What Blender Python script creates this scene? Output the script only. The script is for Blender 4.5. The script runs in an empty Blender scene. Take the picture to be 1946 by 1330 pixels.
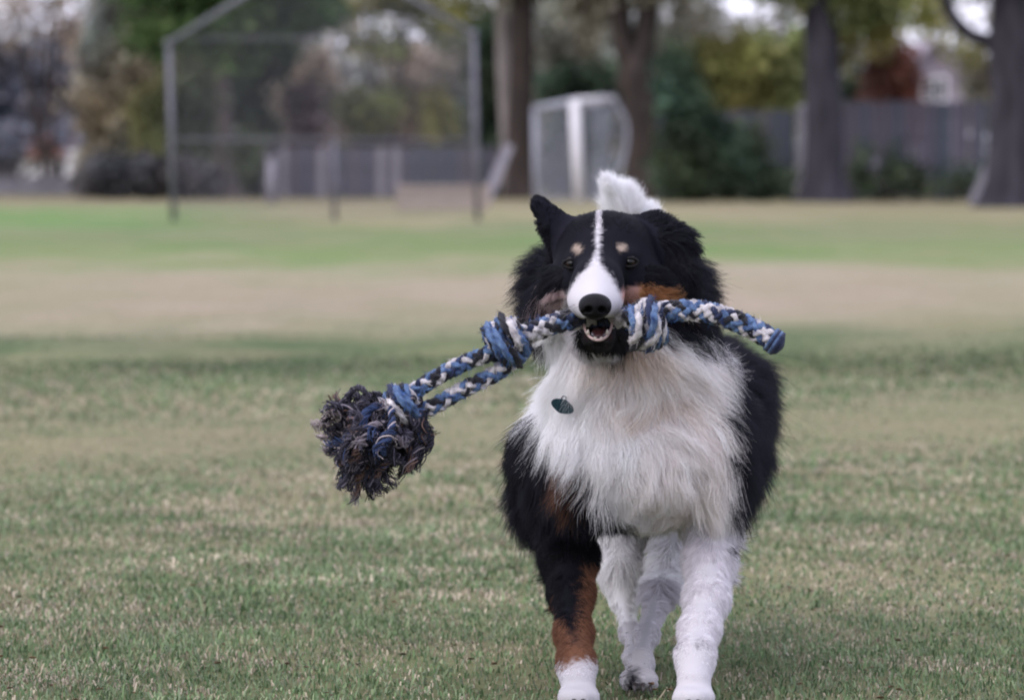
import bpy, math, random
import numpy as np
from mathutils import Vector, Matrix, kdtree

# ------------------------------------------------------------------ camera, sky, sun, exposure
scene = bpy.context.scene
CAM_H = 0.666                 # camera height above the field (m)
FPX = 9240.0                  # focal length in photo pixels (photo is 1946 wide)
CX, CY, HOR = 973.0, 665.0, 315.0
DOG_Y = 6.0                   # distance of the dog's chest plane

cam_data = bpy.data.cameras.new("camera")
cam = bpy.data.objects.new("camera", cam_data)
scene.collection.objects.link(cam)
cam.location = (0, 0, CAM_H)
cam.rotation_euler = (math.radians(90) - math.atan((CY - HOR) / FPX), 0, 0)
cam_data.sensor_width = 36.0
cam_data.lens = FPX / 1946.0 * 36.0
cam_data.clip_start = 0.1
cam_data.clip_end = 2000
cam_data.dof.use_dof = True
cam_data.dof.focus_distance = 6.03
cam_data.dof.aperture_fstop = 8.8
scene.camera = cam

world = bpy.data.worlds.new("World")
scene.world = world
world.use_nodes = True
wn, wl = world.node_tree.nodes, world.node_tree.links
wn.clear()
SUN_EL, SUN_AZ = math.radians(48), math.radians(228)      # azimuth clockwise from +Y: behind the camera, left
sky = wn.new('ShaderNodeTexSky')
sky.sky_type = 'NISHITA'
sky.sun_disc = False
sky.sun_elevation = SUN_EL
sky.sun_rotation = SUN_AZ
sky.air_density = 1.0
sky.dust_density = 2.5
cloud = wn.new('ShaderNodeMixRGB')                         # thin even overcast over the blue
cloud.inputs[0].default_value = 0.66
cloud.inputs[2].default_value = (8.4, 8.3, 10.3, 1)
wl.new(sky.outputs[0], cloud.inputs[1])
bg = wn.new('ShaderNodeBackground')
bg.inputs[1].default_value = 0.085
wo = wn.new('ShaderNodeOutputWorld')
wl.new(cloud.outputs[0], bg.inputs[0])
wl.new(bg.outputs[0], wo.inputs[0])

sun_data = bpy.data.lights.new("sun", 'SUN')
sun_data.energy = 0.6
sun_data.angle = math.radians(60)
sun_data.color = (1.0, 0.95, 0.9)
sun = bpy.data.objects.new("sun", sun_data)
scene.collection.objects.link(sun)
_sd = Vector((math.sin(SUN_AZ) * math.cos(SUN_EL), math.cos(SUN_AZ) * math.cos(SUN_EL), math.sin(SUN_EL)))
sun.rotation_euler = _sd.to_track_quat('Z', 'Y').to_euler()
sun.location = (-20, -20, 30)

scene.view_settings.view_transform = 'Standard'
scene.view_settings.look = 'None'
scene.view_settings.exposure = 1.36
scene.view_settings.gamma = 1.0
scene.view_settings.use_curve_mapping = False
scene.render.engine = 'CYCLES'
scene.cycles.use_denoising = True
scene.cycles.max_bounces = 8
scene.cycles.diffuse_bounces = 4
scene.cycles.transparent_max_bounces = 8
scene.cycles.filter_width = 2.0
scene.cycles_curves.shape = 'RIBBONS'
scene.cycles_curves.subdivisions = 2

# ------------------------------------------------------------------ helpers
rng = np.random.default_rng(7)
random.seed(7)
COL = scene.collection


def P(px, py, dy=0.0, base=DOG_Y):
    """real position of the thing seen at photo pixel px,py at distance base+dy"""
    Y = base + dy
    return np.array(((px - CX) * Y / FPX, Y, CAM_H - (py - HOR) * Y / FPX))


def ground_y(py):
    return CAM_H * FPX / (py - HOR)


def pxlen(n, Y):
    return n * Y / FPX


def tag(o, label=None, cat=None, group=None, kind=None):
    if label: o['label'] = label
    if cat: o['category'] = cat
    if group: o['group'] = group
    if kind: o['kind'] = kind
    return o


def empty(name, loc, rz=0.0):
    o = bpy.data.objects.new(name, None)
    o.location = loc
    o.rotation_euler = (0, 0, rz)
    o.empty_display_size = 0.1
    COL.objects.link(o)
    return o


def mesh_from(name, verts, faces, mat, parent=None, smooth=False):
    me = bpy.data.meshes.new(name)
    me.from_pydata([tuple(v) for v in verts], [], [tuple(f) for f in faces])
    me.update()
    if smooth:
        me.polygons.foreach_set('use_smooth', [True] * len(me.polygons))
    if mat: me.materials.append(mat)
    return link_mesh(name, me, parent)


def link_mesh(name, me, parent=None):
    o = bpy.data.objects.new(name, me)
    COL.objects.link(o)
    if parent:
        o.parent = parent
    return o


def np_mesh(name, verts, faces, nper):
    """fast mesh from numpy arrays; faces all of nper corners"""
    me = bpy.data.meshes.new(name)
    nv, nf = len(verts), len(faces)
    me.vertices.add(nv)
    me.vertices.foreach_set('co', np.asarray(verts, np.float32).ravel())
    me.loops.add(nf * nper)
    me.loops.foreach_set('vertex_index', np.asarray(faces, np.int32).ravel())
    me.polygons.add(nf)
    me.polygons.foreach_set('loop_start', np.arange(0, nf * nper, nper, dtype=np.int32))
    me.polygons.foreach_set('loop_total', np.full(nf, nper, np.int32))
    me.update(calc_edges=True)
    return me


class MB:
    """collects simple shapes into one mesh"""
    def __init__(s): s.v, s.f = [], []

    def add(s, verts, faces):
        n = len(s.v)
        s.v += [tuple(v) for v in verts]
        s.f += [tuple(i + n for i in f) for f in faces]
        return s

    def box(s, x0, x1, y0, y1, z0, z1):
        v = [(x, y, z) for z in (z0, z1) for y in (y0, y1) for x in (x0, x1)]
        return s.add(v, [(0, 2, 3, 1), (4, 5, 7, 6), (0, 1, 5, 4), (2, 6, 7, 3), (0, 4, 6, 2), (1, 3, 7, 5)])

    def tube(s, pts, rad, sides=8, cap=True):
        v, f = tube_geo(pts, rad, sides, cap)
        return s.add(v, f)

    def build(s, name, mat, parent=None, smooth=False):
        return mesh_from(name, s.v, s.f, mat, parent, smooth)


def frames(pts):
    """parallel-transport frames along a polyline"""
    pts = np.asarray(pts, float)
    T = np.gradient(pts, axis=0)
    T /= np.linalg.norm(T, axis=1)[:, None] + 1e-12
    up = np.array((0.0, 1.0, 0.0)) if abs(T[0][1]) < 0.9 else np.array((1.0, 0, 0))
    N = np.zeros_like(pts)
    n = up - T[0] * np.dot(up, T[0])
    n /= np.linalg.norm(n)
    for i in range(len(pts)):
        n = n - T[i] * np.dot(n, T[i])
        n /= np.linalg.norm(n) + 1e-12
        N[i] = n
    return T, N, np.cross(T, N)


def tube_geo(pts, rad, sides=8, cap=True, rough=0.0):
    pts = np.asarray(pts, float)
    rad = np.broadcast_to(np.asarray(rad, float), (len(pts),))
    T, N, B = frames(pts)
    a = np.linspace(0, 2 * np.pi, sides, endpoint=False)
    v = []
    for i in range(len(pts)):
        rr = rad[i] * (1 + rough * rng.normal(size=sides)) if rough else rad[i] * np.ones(sides)
        v.append(pts[i] + (np.cos(a) * rr)[:, None] * N[i] + (np.sin(a) * rr)[:, None] * B[i])
    v = np.concatenate(v)
    f = []
    for i in range(len(pts) - 1):
        for k in range(sides):
            k2 = (k + 1) % sides
            f.append((i * sides + k, i * sides + k2, (i + 1) * sides + k2, (i + 1) * sides + k))
    if cap:
        f.append(tuple(range(sides - 1, -1, -1)))
        n0 = (len(pts) - 1) * sides
        f.append(tuple(range(n0, n0 + sides)))
    return v, f


def smooth_path(ctrl, n):
    """Catmull-Rom through control points"""
    c = np.asarray(ctrl, float)
    c = np.vstack((2 * c[0] - c[1], c, 2 * c[-1] - c[-2]))
    out = []
    segs = len(c) - 3
    for t in np.linspace(0, segs - 1e-6, n):
        i = int(t); u = t - i
        p0, p1, p2, p3 = c[i:i + 4]
        out.append(0.5 * ((2 * p1) + (-p0 + p2) * u + (2 * p0 - 5 * p1 + 4 * p2 - p3) * u * u + (-p0 + 3 * p1 - 3 * p2 + p3) * u ** 3))
    return np.array(out)


def snoise(p, scale, seed=0, octaves=2):
    """cheap smooth pseudo noise in -1..1 from summed sines; p (n,3)"""
    r = np.random.default_rng(seed)
    out = np.zeros(len(p))
    amp, tot = 1.0, 0.0
    for o in range(octaves):
        for _ in range(4):
            k = r.normal(size=3); k /= np.linalg.norm(k)
            k *= scale * (0.6 + 0.9 * r.random()) * 2 ** o
            out += amp * np.sin(p @ k + r.random() * 6.28)
            tot += amp * 0.5
        amp *= 0.5
    return np.clip(out / tot * 0.7, -1, 1)


# ------------------------------------------------------------------ materials
def new_mat(name):
    m = bpy.data.materials.new(name)
    m.use_nodes = True
    nt = m.node_tree
    return m, nt, nt.nodes['Principled BSDF']


def mat_noise(name, c1, c2, scale=8.0, rough=0.8, spec=0.25, bump=0.0, detail=6, metal=0.0, stretch=None, dist=0.02):
    m, nt, p = new_mat(name)
    tc = nt.nodes.new('ShaderNodeTexCoord')
    mp = nt.nodes.new('ShaderNodeMapping')
    if stretch: mp.inputs['Scale'].default_value = stretch
    nz = nt.nodes.new('ShaderNodeTexNoise')
    nz.inputs['Scale'].default_value = scale
    nz.inputs['Detail'].default_value = detail
    cr = nt.nodes.new('ShaderNodeValToRGB')
    cr.color_ramp.elements[0].position = 0.3
    cr.color_ramp.elements[1].position = 0.7
    cr.color_ramp.elements[0].color = (*c1, 1)
    cr.color_ramp.elements[1].color = (*c2, 1)
    L = nt.links.new
    L(tc.outputs['Object'], mp.inputs[0]); L(mp.outputs[0], nz.inputs['Vector'])
    L(nz.outputs[0], cr.inputs[0]); L(cr.outputs[0], p.inputs['Base Color'])
    p.inputs['Roughness'].default_value = rough
    p.inputs['Specular IOR Level'].default_value = spec
    p.inputs['Metallic'].default_value = metal
    if bump:
        b = nt.nodes.new('ShaderNodeBump')
        b.inputs['Strength'].default_value = bump
        b.inputs['Distance'].default_value = dist
        L(nz.outputs[0], b.inputs['Height']); L(b.outputs[0], p.inputs['Normal'])
    return m


def mat_leaf(name, cols, rough=0.6, trans=0.4):
    """leaf colours vary from leaf to leaf (random per island)"""
    m, nt, p = new_mat(name)
    g = nt.nodes.new('ShaderNodeNewGeometry')
    cr = nt.nodes.new('ShaderNodeValToRGB')
    e = cr.color_ramp.elements
    e[0].position, e[1].position = 0.0, 1.0
    e[0].color, e[1].color = (*cols[0], 1), (*cols[-1], 1)
    for i, c in enumerate(cols[1:-1]):
        n = e.new((i + 1) / (len(cols) - 1)); n.color = (*c, 1)
    tr = nt.nodes.new('ShaderNodeBsdfTranslucent')
    mx = nt.nodes.new('ShaderNodeMixShader')
    mx.inputs[0].default_value = trans
    L = nt.links.new
    L(g.outputs['Random Per Island'], cr.inputs[0])
    at = nt.nodes.new('ShaderNodeAttribute'); at.attribute_name = 'leaf_tint'      # each spray of foliage has its own tone
    mu = nt.nodes.new('ShaderNodeMixRGB'); mu.blend_type = 'MULTIPLY'; mu.inputs[0].default_value = 1.0
    L(cr.outputs[0], mu.inputs[1]); L(at.outputs['Color'], mu.inputs[2])
    L(mu.outputs[0], p.inputs['Base Color']); L(mu.outputs[0], tr.inputs[0])
    p.inputs['Roughness'].default_value = rough
    p.inputs['Specular IOR Level'].default_value = 0.2
    out = nt.nodes['Material Output']
    L(p.outputs[0], mx.inputs[1]); L(tr.outputs[0], mx.inputs[2]); L(mx.outputs[0], out.inputs[0])
    return m


def mat_attr(name, attr, rough=0.6, spec=0.3, trans=0.0, noise=0.0):
    m, nt, p = new_mat(name)
    a = nt.nodes.new('ShaderNodeAttribute'); a.attribute_name = attr
    L = nt.links.new
    L(a.outputs['Color'], p.inputs['Base Color'])
    p.inputs['Roughness'].default_value = rough
    p.inputs['Specular IOR Level'].default_value = spec
    if trans:
        tr = nt.nodes.new('ShaderNodeBsdfTranslucent')
        mx = nt.nodes.new('ShaderNodeMixShader'); mx.inputs[0].default_value = trans
        L(a.outputs['Color'], tr.inputs[0])
        out = nt.nodes['Material Output']
        L(p.outputs[0], mx.inputs[1]); L(tr.outputs[0], mx.inputs[2]); L(mx.outputs[0], out.inputs[0])
    return m


def add_curves(name, pts, radii, colors, mat, parent=None):
    """hair curves object; pts (n,k,3), radii (n,k) , colors (n,3) or (n,k,3)"""
    n, k = pts.shape[:2]
    cu = bpy.data.hair_curves.new(name)
    cu.add_curves([k] * n)
    cu.attributes['position'].data.foreach_set('vector', pts.astype(np.float32).ravel())
    ra = cu.attributes.get('radius') or cu.attributes.new('radius', 'FLOAT', 'POINT')
    ra.data.foreach_set('value', radii.astype(np.float32).ravel())
    if colors.ndim == 2:
        colors = np.repeat(colors[:, None, :], k, axis=1)
    ca = cu.attributes.new('fur_color', 'FLOAT_COLOR', 'POINT')
    rgba = np.concatenate((colors, np.ones(colors.shape[:2] + (1,))), axis=2)
    ca.data.foreach_set('color', rgba.astype(np.float32).ravel())
    cu.materials.append(mat)
    o = bpy.data.objects.new(name, cu)
    COL.objects.link(o)
    if parent: o.parent = parent
    return o
# ------------------------------------------------------------------ the field
def build_field():
    xs = np.concatenate((np.linspace(-400, -12, 20), np.linspace(-10, 10, 80), np.linspace(12, 400, 20)))
    ys = np.concatenate((np.linspace(-60, 4, 10), np.linspace(4.5, 40, 150), np.linspace(42, 160, 60), np.linspace(180, 900, 12)))
    X, Yg = np.meshgrid(xs, ys)
    p = np.stack((X.ravel(), Yg.ravel(), np.zeros(X.size)), 1)
    amp = np.where(p[:, 1] < 45, 0.012, 0.03) * np.clip((p[:, 1] - 4) / 6, 0, 1)
    p[:, 2] = amp * snoise(p, 1.1, 3, 2) - 0.004
    nx, ny = len(xs), len(ys)
    i = np.arange(nx * ny).reshape(ny, nx)
    f = np.stack((i[:-1, :-1], i[:-1, 1:], i[1:, 1:], i[1:, :-1]), -1).reshape(-1, 4)
    me = np_mesh("field", p, f, 4)
    me.polygons.foreach_set('use_smooth', [True] * len(f))

    m, nt, pr = new_mat("field_turf")
    N, L = nt.nodes.new, nt.links.new
    geo = N('ShaderNodeNewGeometry')
    sep = N('ShaderNodeSeparateXYZ'); L(geo.outputs['Position'], sep.inputs[0])

    def noise(scale, detail=4, sx=1.0, sy=1.0, rough=0.6):
        mp = N('ShaderNodeMapping'); mp.inputs['Scale'].default_value = (sx, sy, 1)
        L(geo.outputs['Position'], mp.inputs[0])
        n = N('ShaderNodeTexNoise'); n.inputs['Scale'].default_value = scale
        n.inputs['Detail'].default_value = detail; n.inputs['Roughness'].default_value = rough
        L(mp.outputs[0], n.inputs['Vector'])
        return n.outputs[0]

    def math_(op, a, b=None):
        n = N('ShaderNodeMath'); n.operation = op
        for k, v in enumerate((a, b)):
            if v is None: continue
            if isinstance(v, (int, float)): n.inputs[k].default_value = v
            else: L(v, n.inputs[k])
        return n.outputs[0]

    # band position along the field: Y pushed about by noise, more so farther off
    w1 = math_('SUBTRACT', noise(0.35, 4, 1.0, 0.35), 0.5)
    w2 = math_('SUBTRACT', noise(1.6, 3), 0.5)
    wob = math_('ADD', math_('MULTIPLY', w1, 0.80), math_('MULTIPLY', w2, 0.30))
    yy = math_('MULTIPLY', sep.outputs['Y'], math_('ADD', wob, 1.0))
    ramp = N('ShaderNodeValToRGB')
    e = ramp.color_ramp.elements
    RANGE = 130.0
    stops = [(5.0, (0.091, 0.098, 0.044)), (9.0, (0.116, 0.124, 0.058)), (11.5, (0.174, 0.154, 0.090)), (14.0, (0.160, 0.153, 0.084)),
             (15.6, (0.129, 0.147, 0.067)), (16.2, (0.058, 0.088, 0.036)), (17.8, (0.060, 0.088, 0.038)), (20.6, (0.210, 0.190, 0.120)), (24.0, (0.268, 0.215, 0.160)),
             (30.0, (0.265, 0.228, 0.160)), (35.0, (0.127, 0.183, 0.060)), (40.0, (0.100, 0.166, 0.049)), (46.0, (0.141, 0.162, 0.080)), (51.0, (0.105, 0.156, 0.057)),
             (56.0, (0.122, 0.152, 0.068)), (60.0, (0.225, 0.205, 0.115)), (74.0, (0.223, 0.192, 0.115)), (86.0, (0.188, 0.157, 0.101)),
             (105.0, (0.140, 0.119, 0.068)), (130.0, (0.068, 0.079, 0.038))]
    e[0].position, e[0].color = stops[0][0] / RANGE, (*stops[0][1], 1)
    e[1].position, e[1].color = stops[-1][0] / RANGE, (*stops[-1][1], 1)
    for y_, c_ in stops[1:-1]:
        k = e.new(y_ / RANGE); k.color = (*c_, 1)
    L(math_('DIVIDE', yy, RANGE), ramp.inputs[0])

    def mix(fac, a, b, mode='MIX'):
        n = N('ShaderNodeMixRGB'); n.blend_type = mode
        for k, v in enumerate((fac, a, b)):
            if isinstance(v, (int, float)): n.inputs[k].default_value = v
            elif isinstance(v, tuple): n.inputs[k].default_value = (*v, 1)
            else: L(v, n.inputs[k])
        return n.outputs[0]

    def rng_(v, a, b, c=0.0, d=1.0):
        n = N('ShaderNodeMapRange'); n.inputs[1].default_value = a; n.inputs[2].default_value = b
        n.inputs[3].default_value = c; n.inputs[4].default_value = d
        L(v, n.inputs[0]); return n.outputs[0]

    col = ramp.outputs[0]
    # greener turf towards the left far side, straw towards the right
    side = math_('MULTIPLY', rng_(sep.outputs['X'], -2.9, -5.2), math_('MULTIPLY', rng_(sep.outputs['Y'], 48, 54), rng_(sep.outputs['Y'], 84, 72)))
    col = mix(math_('MULTIPLY', side, 0.9), col, (0.080, 0.190, 0.046))
    side2 = math_('MULTIPLY', rng_(sep.outputs['X'], 1.5, 5.0), rng_(sep.outputs['Y'], 42, 56))
    col = mix(math_('MULTIPLY', side2, 0.45), col, (0.165, 0.140, 0.080))
    side3 = math_('MULTIPLY', rng_(sep.outputs['X'], 0.3, 2.2), math_('MULTIPLY', rng_(sep.outputs['Y'], 14.5, 16), rng_(sep.outputs['Y'], 21, 18)))
    col = mix(math_('MULTIPLY', side3, 0.65), col, (0.135, 0.155, 0.068))
    # dry patches, clumps and fine mottling
    dry = rng_(noise(1.3, 5, 1.0, 0.55), 0.48, 0.66)
    col = mix(math_('MULTIPLY', dry, 0.55), col, (0.205, 0.170, 0.100))
    grn = rng_(noise(2.4, 5), 0.53, 0.70)
    col = mix(math_('MULTIPLY', grn, 0.45), col, (0.070, 0.115, 0.036))
    big = rng_(noise(0.45, 5, 1.0, 0.22), 0.42, 0.62)
    col = mix(math_('MULTIPLY', big, 0.40), col, (0.170, 0.180, 0.080))
    big2 = rng_(noise(0.8, 5, 1.0, 0.16), 0.50, 0.66)
    col = mix(math_('MULTIPLY', big2, 0.38), col, (0.240, 0.205, 0.135))
    mott = rng_(noise(26, 6, 1, 0.5, 0.75), 0.3, 0.7, 0.65, 1.55)
    mm = N('ShaderNodeCombineXYZ')
    for k in range(3): L(mott, mm.inputs[k])
    col = mix(0.8, col, mm.outputs[0], 'MULTIPLY')
    L(col, pr.inputs['Base Color'])
    pr.inputs['Roughness'].default_value = 0.95
    pr.inputs['Specular IOR Level'].default_value = 0.1
    b = N('ShaderNodeBump'); b.inputs['Strength'].default_value = 0.6; b.inputs['Distance'].default_value = 0.03
    L(noise(14, 6), b.inputs['Height']); L(b.outputs[0], pr.inputs['Normal'])
    me.materials.append(m)
    o = link_mesh("field", me)
    tag(o, "worn mown playing field of green and straw coloured turf", kind='structure')


build_field()

# ------------------------------------------------------------------ materials of the far side
M = {}
M['bark_grey'] = mat_noise('bark_grey', (0.055, 0.043, 0.041), (0.15, 0.122, 0.112), 7, 0.9, bump=0.7, stretch=(1, 1, 0.2), dist=0.05)
M['bark_brown'] = mat_noise('bark_brown', (0.017, 0.013, 0.012), (0.056, 0.043, 0.037), 7, 0.9, bump=0.7, stretch=(1, 1, 0.2), dist=0.05)
M['bark_dark'] = mat_noise('bark_dark', (0.014, 0.013, 0.018), (0.048, 0.043, 0.054), 7, 0.9, bump=0.8, stretch=(1, 1, 0.2), dist=0.05)
M['bark_pale'] = mat_noise('bark_pale', (0.16, 0.14, 0.135), (0.32, 0.285, 0.275), 6, 0.9, bump=0.5, stretch=(1, 1, 0.2), dist=0.04)
M['board_blue'] = mat_noise('board_blue', (0.042, 0.048, 0.064), (0.092, 0.100, 0.125), 5, 0.85, bump=0.3, stretch=(6, 6, 0.5))
M['board_brown'] = mat_noise('board_brown', (0.060, 0.054, 0.068), (0.125, 0.112, 0.138), 5, 0.85, bump=0.3, stretch=(6, 6, 0.5))
M['board_pale'] = mat_noise('board_pale', (0.17, 0.16, 0.185), (0.29, 0.275, 0.305), 5, 0.85, bump=0.3, stretch=(6, 6, 0.5))
M['board_tan'] = mat_noise('board_tan', (0.24, 0.195, 0.165), (0.38, 0.32, 0.28), 5, 0.85, bump=0.3, stretch=(1, 6, 6))
M['steel'] = mat_noise('galvanised_steel', (0.11, 0.106, 0.128), (0.18, 0.175, 0.205), 12, 0.55, 0.3, metal=0.2)
M['white_paint'] = mat_noise('white_paint', (0.58, 0.56, 0.58), (0.68, 0.66, 0.68), 6, 0.5, 0.4)
M['net'] = mat_noise('net_cord', (0.30, 0.31, 0.37), (0.40, 0.41, 0.47), 20, 0.8)
M['wall_white'] = mat_noise('wall_white', (0.66, 0.65, 0.66), (0.78, 0.77, 0.77), 3, 0.8)
M['roof_red'] = mat_noise('roof_red', (0.19, 0.085, 0.065), (0.32, 0.16, 0.115), 6, 0.8)
M['roof_pale'] = mat_noise('roof_pale', (0.24, 0.21, 0.25), (0.33, 0.29, 0.335), 5, 0.8)
M['stone'] = mat_noise('wall_stone', (0.11, 0.105, 0.125), (0.21, 0.20, 0.23), 6, 0.9, bump=0.4)
M['glass'] = mat_noise('window_glass', (0.02, 0.022, 0.026), (0.04, 0.042, 0.05), 3, 0.1, 0.5)

LEAF = {  # most leaf tones paled to stand in for distant haze
    'dark_green': mat_leaf('leaf_dark_green', [(0.045, 0.081, 0.032), (0.091, 0.162, 0.057), (0.153, 0.224, 0.091)]),
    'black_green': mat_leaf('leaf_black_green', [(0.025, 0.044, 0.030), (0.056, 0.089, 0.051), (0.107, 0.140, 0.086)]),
    'olive': mat_leaf('leaf_olive', [(0.100, 0.117, 0.037), (0.192, 0.208, 0.075), (0.308, 0.300, 0.125)]),
    'yellow_olive': mat_leaf('leaf_yellow_olive', [(0.075, 0.085, 0.034), (0.130, 0.138, 0.062), (0.185, 0.185, 0.100)]),
    'grey_olive': mat_leaf('leaf_grey_olive', [(0.153, 0.146, 0.112), (0.265, 0.253, 0.193), (0.385, 0.365, 0.294)]),
    'grey_blue': mat_leaf('leaf_grey_blue', [(0.101, 0.105, 0.130), (0.183, 0.186, 0.213), (0.265, 0.260, 0.294)]),
    'mauve': mat_leaf('leaf_mauve', [(0.224, 0.183, 0.193), (0.375, 0.315, 0.335), (0.507, 0.437, 0.456)]),
    'twig': mat_leaf('leaf_twig', [(0.193, 0.162, 0.132), (0.335, 0.294, 0.244), (0.477, 0.426, 0.365)]),
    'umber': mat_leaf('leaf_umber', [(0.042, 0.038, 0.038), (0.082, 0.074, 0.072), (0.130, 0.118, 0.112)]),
    'red': mat_leaf('leaf_red', [(0.060, 0.020, 0.015), (0.115, 0.042, 0.028), (0.150, 0.075, 0.052)]),
    'wine': mat_leaf('leaf_wine', [(0.080, 0.050, 0.052), (0.130, 0.088, 0.088), (0.180, 0.135, 0.135)]),
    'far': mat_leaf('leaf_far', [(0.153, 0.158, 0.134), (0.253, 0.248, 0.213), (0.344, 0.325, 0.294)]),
}


def leaf_quads(centres, size, r):
    """one small leaf-shaped quad per centre, random orientation"""
    n = len(centres)
    a = r.normal(size=(n, 3)); a /= np.linalg.norm(a, axis=1)[:, None]
    b = r.normal(size=(n, 3)); b -= a * (a * b).sum(1)[:, None]; b /= np.linalg.norm(b, axis=1)[:, None]
    s = size * r.uniform(0.6, 1.4, n)[:, None]
    v = np.stack((centres + a * s, centres + b * s * 0.55, centres - a * s, centres - b * s * 0.55), 1).reshape(-1, 3)
    return v, np.arange(n * 4).reshape(n, 4)


def tints(p, seed):
    a = snoise(p, 4.2, seed + 300, 2); b = snoise(p, 9.0, seed + 400, 2); c = snoise(p, 3.0, seed + 500, 1)
    k = np.exp(0.75 * a + 0.45 * b)[:, None]
    hue = np.stack((1 + 0.16 * c, 1 + 0.0 * c, 1 - 0.14 * c), 1)
    return np.clip(k * hue, 0.25, 2.6)


def set_tint(me, tint):
    ca = me.attributes.new('leaf_tint', 'FLOAT_COLOR', 'POINT')
    t4 = np.repeat(np.concatenate((tint, np.ones((len(tint), 1))), 1), 4, 0)
    ca.data.foreach_set('color', t4.astype(np.float32).ravel())


def crown_points(clumps, n, r, spray=4, spread=0.22):
    """leaf positions: sprays of leaves through the volume of each clump; clumps = (centre, radii)"""
    w = np.array([c[1][0] * c[1][2] for c in clumps]); w = w / w.sum()
    k = r.choice(len(clumps), n // spray, p=w)
    cen = np.array([c[0] for c in clumps])[k]; rad = np.array([c[1] for c in clumps])[k]
    d = r.normal(size=(len(k), 3)); d /= np.linalg.norm(d, axis=1)[:, None]
    rr = r.uniform(0.25, 1.12, len(k)) ** 0.6
    p = cen + d * rad * rr[:, None]
    p = np.repeat(p, spray, 0)
    return p + r.normal(size=p.shape) * spread


def crown(name, px_clumps, Y, n, size, leaf, parent, loc, seed=1, spray=4, holes=(), depth=1.0):
    r = np.random.default_rng(seed)
    cl = []
    for c in px_clumps:
        x, y, rx, ry = c[:4]
        yo = c[4] if len(c) > 4 else 0.0
        Yc = Y + yo
        cl.append((P(x, y, 0, Yc), (pxlen(rx, Yc), pxlen(rx, Yc) * depth, pxlen(ry, Yc))))
    p = crown_points(cl, n, r, spray, size * 1.5)
    p = p[p[:, 2] > 0.03]
    v, f = leaf_quads(p, size, r)
    tint = tints(p, seed)
    v = v - np.array(loc)
    me = np_mesh(name, v, f, 4)
    set_tint(me, tint)
    me.materials.append(LEAF[leaf])
    return link_mesh(name, me, parent)


def trunk_part(name, ctrl, Y, mat, parent, loc, sides=14, n=22, flare=True, seed=0):
    """tapered, slightly knobbly trunk through px control points (px, py, radius px[, dy])"""
    pts = np.array([P(c[0], c[1], c[3] if len(c) > 3 else 0.0, Y) for c in ctrl])
    rad = np.array([pxlen(c[2], Y) for c in ctrl])
    path = smooth_path(np.column_stack((pts, rad)), n)
    r = np.random.default_rng(seed)
    a = np.linspace(0, 2 * np.pi, sides, endpoint=False)
    v, f = tube_geo(path[:, :3], np.maximum(path[:, 3], 0.01), sides)
    v = v.reshape(n, sides, 3)
    c = path[:, None, :3]
    lob = 1 + 0.10 * np.sin(3 * a + r.random() * 6)[None, :] + 0.06 * np.sin(5 * a + r.random() * 6)[None, :] + r.normal(size=(n, sides)) * 0.025
    if flare:                                              # root buttresses
        h = np.clip(1 - (path[:, 2] - path[0, 2]) / 0.5, 0, 1)[:, None]
        lob = lob + h * 0.22 * np.maximum(0, np.sin(4 * a + r.random() * 6))[None, :]
    v = (c + (v - c) * lob[..., None]).reshape(-1, 3) - np.array(loc)
    return mesh_from(name, v, f, mat, parent, True)


def make_tree(name, label, base_px, Y, bark, trunk, limbs, clumps, leaf, n, size=0.11, seed=1, cat='tree', group='trees along the far edge of the field', spray=4):
    loc = (*P(base_px, HOR, 0, Y)[:2], 0.0)
    root = empty(name, loc)
    tag(root, label, cat, group)
    if trunk: trunk_part('trunk', trunk, Y, M[bark], root, loc, seed=seed)
    for i, lm in enumerate(limbs):
        trunk_part('branch', lm, Y, M[bark], root, loc, sides=9, n=14, flare=False, seed=seed + i)
    if clumps: crown('crown', clumps, Y, n, size, leaf, root, loc, seed, spray)
    return root


def gy(Y):
    return HOR + CAM_H * FPX / Y          # py of the ground at distance Y


def make_shrub(name, label, px, Y, leaf, clumps, n, size=0.10, seed=1, group='shrubs beyond the field', stems=3, cat='shrub', bark='bark_brown'):
    loc = (*P(px, HOR, 0, Y)[:2], 0.0)
    root = empty(name, loc)
    tag(root, label, cat, group)
    r = np.random.default_rng(seed)
    tops = sorted(clumps, key=lambda c: c[1])[: max(stems, 1)]
    for i in range(stems):
        t = tops[i % len(tops)]
        b = px + (i - (stems - 1) / 2) * 12
        trunk_part('stem', [(b, gy(Y) + 1, 5), ((b + t[0]) / 2 + r.normal() * 5, (gy(Y) + t[1]) / 2, 4), (t[0], t[1], 2)], Y, M[bark], root, loc, 7, 10, False, seed + i)
    crown('foliage', clumps, Y, n, size, leaf, root, loc, seed)
    return root


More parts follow.
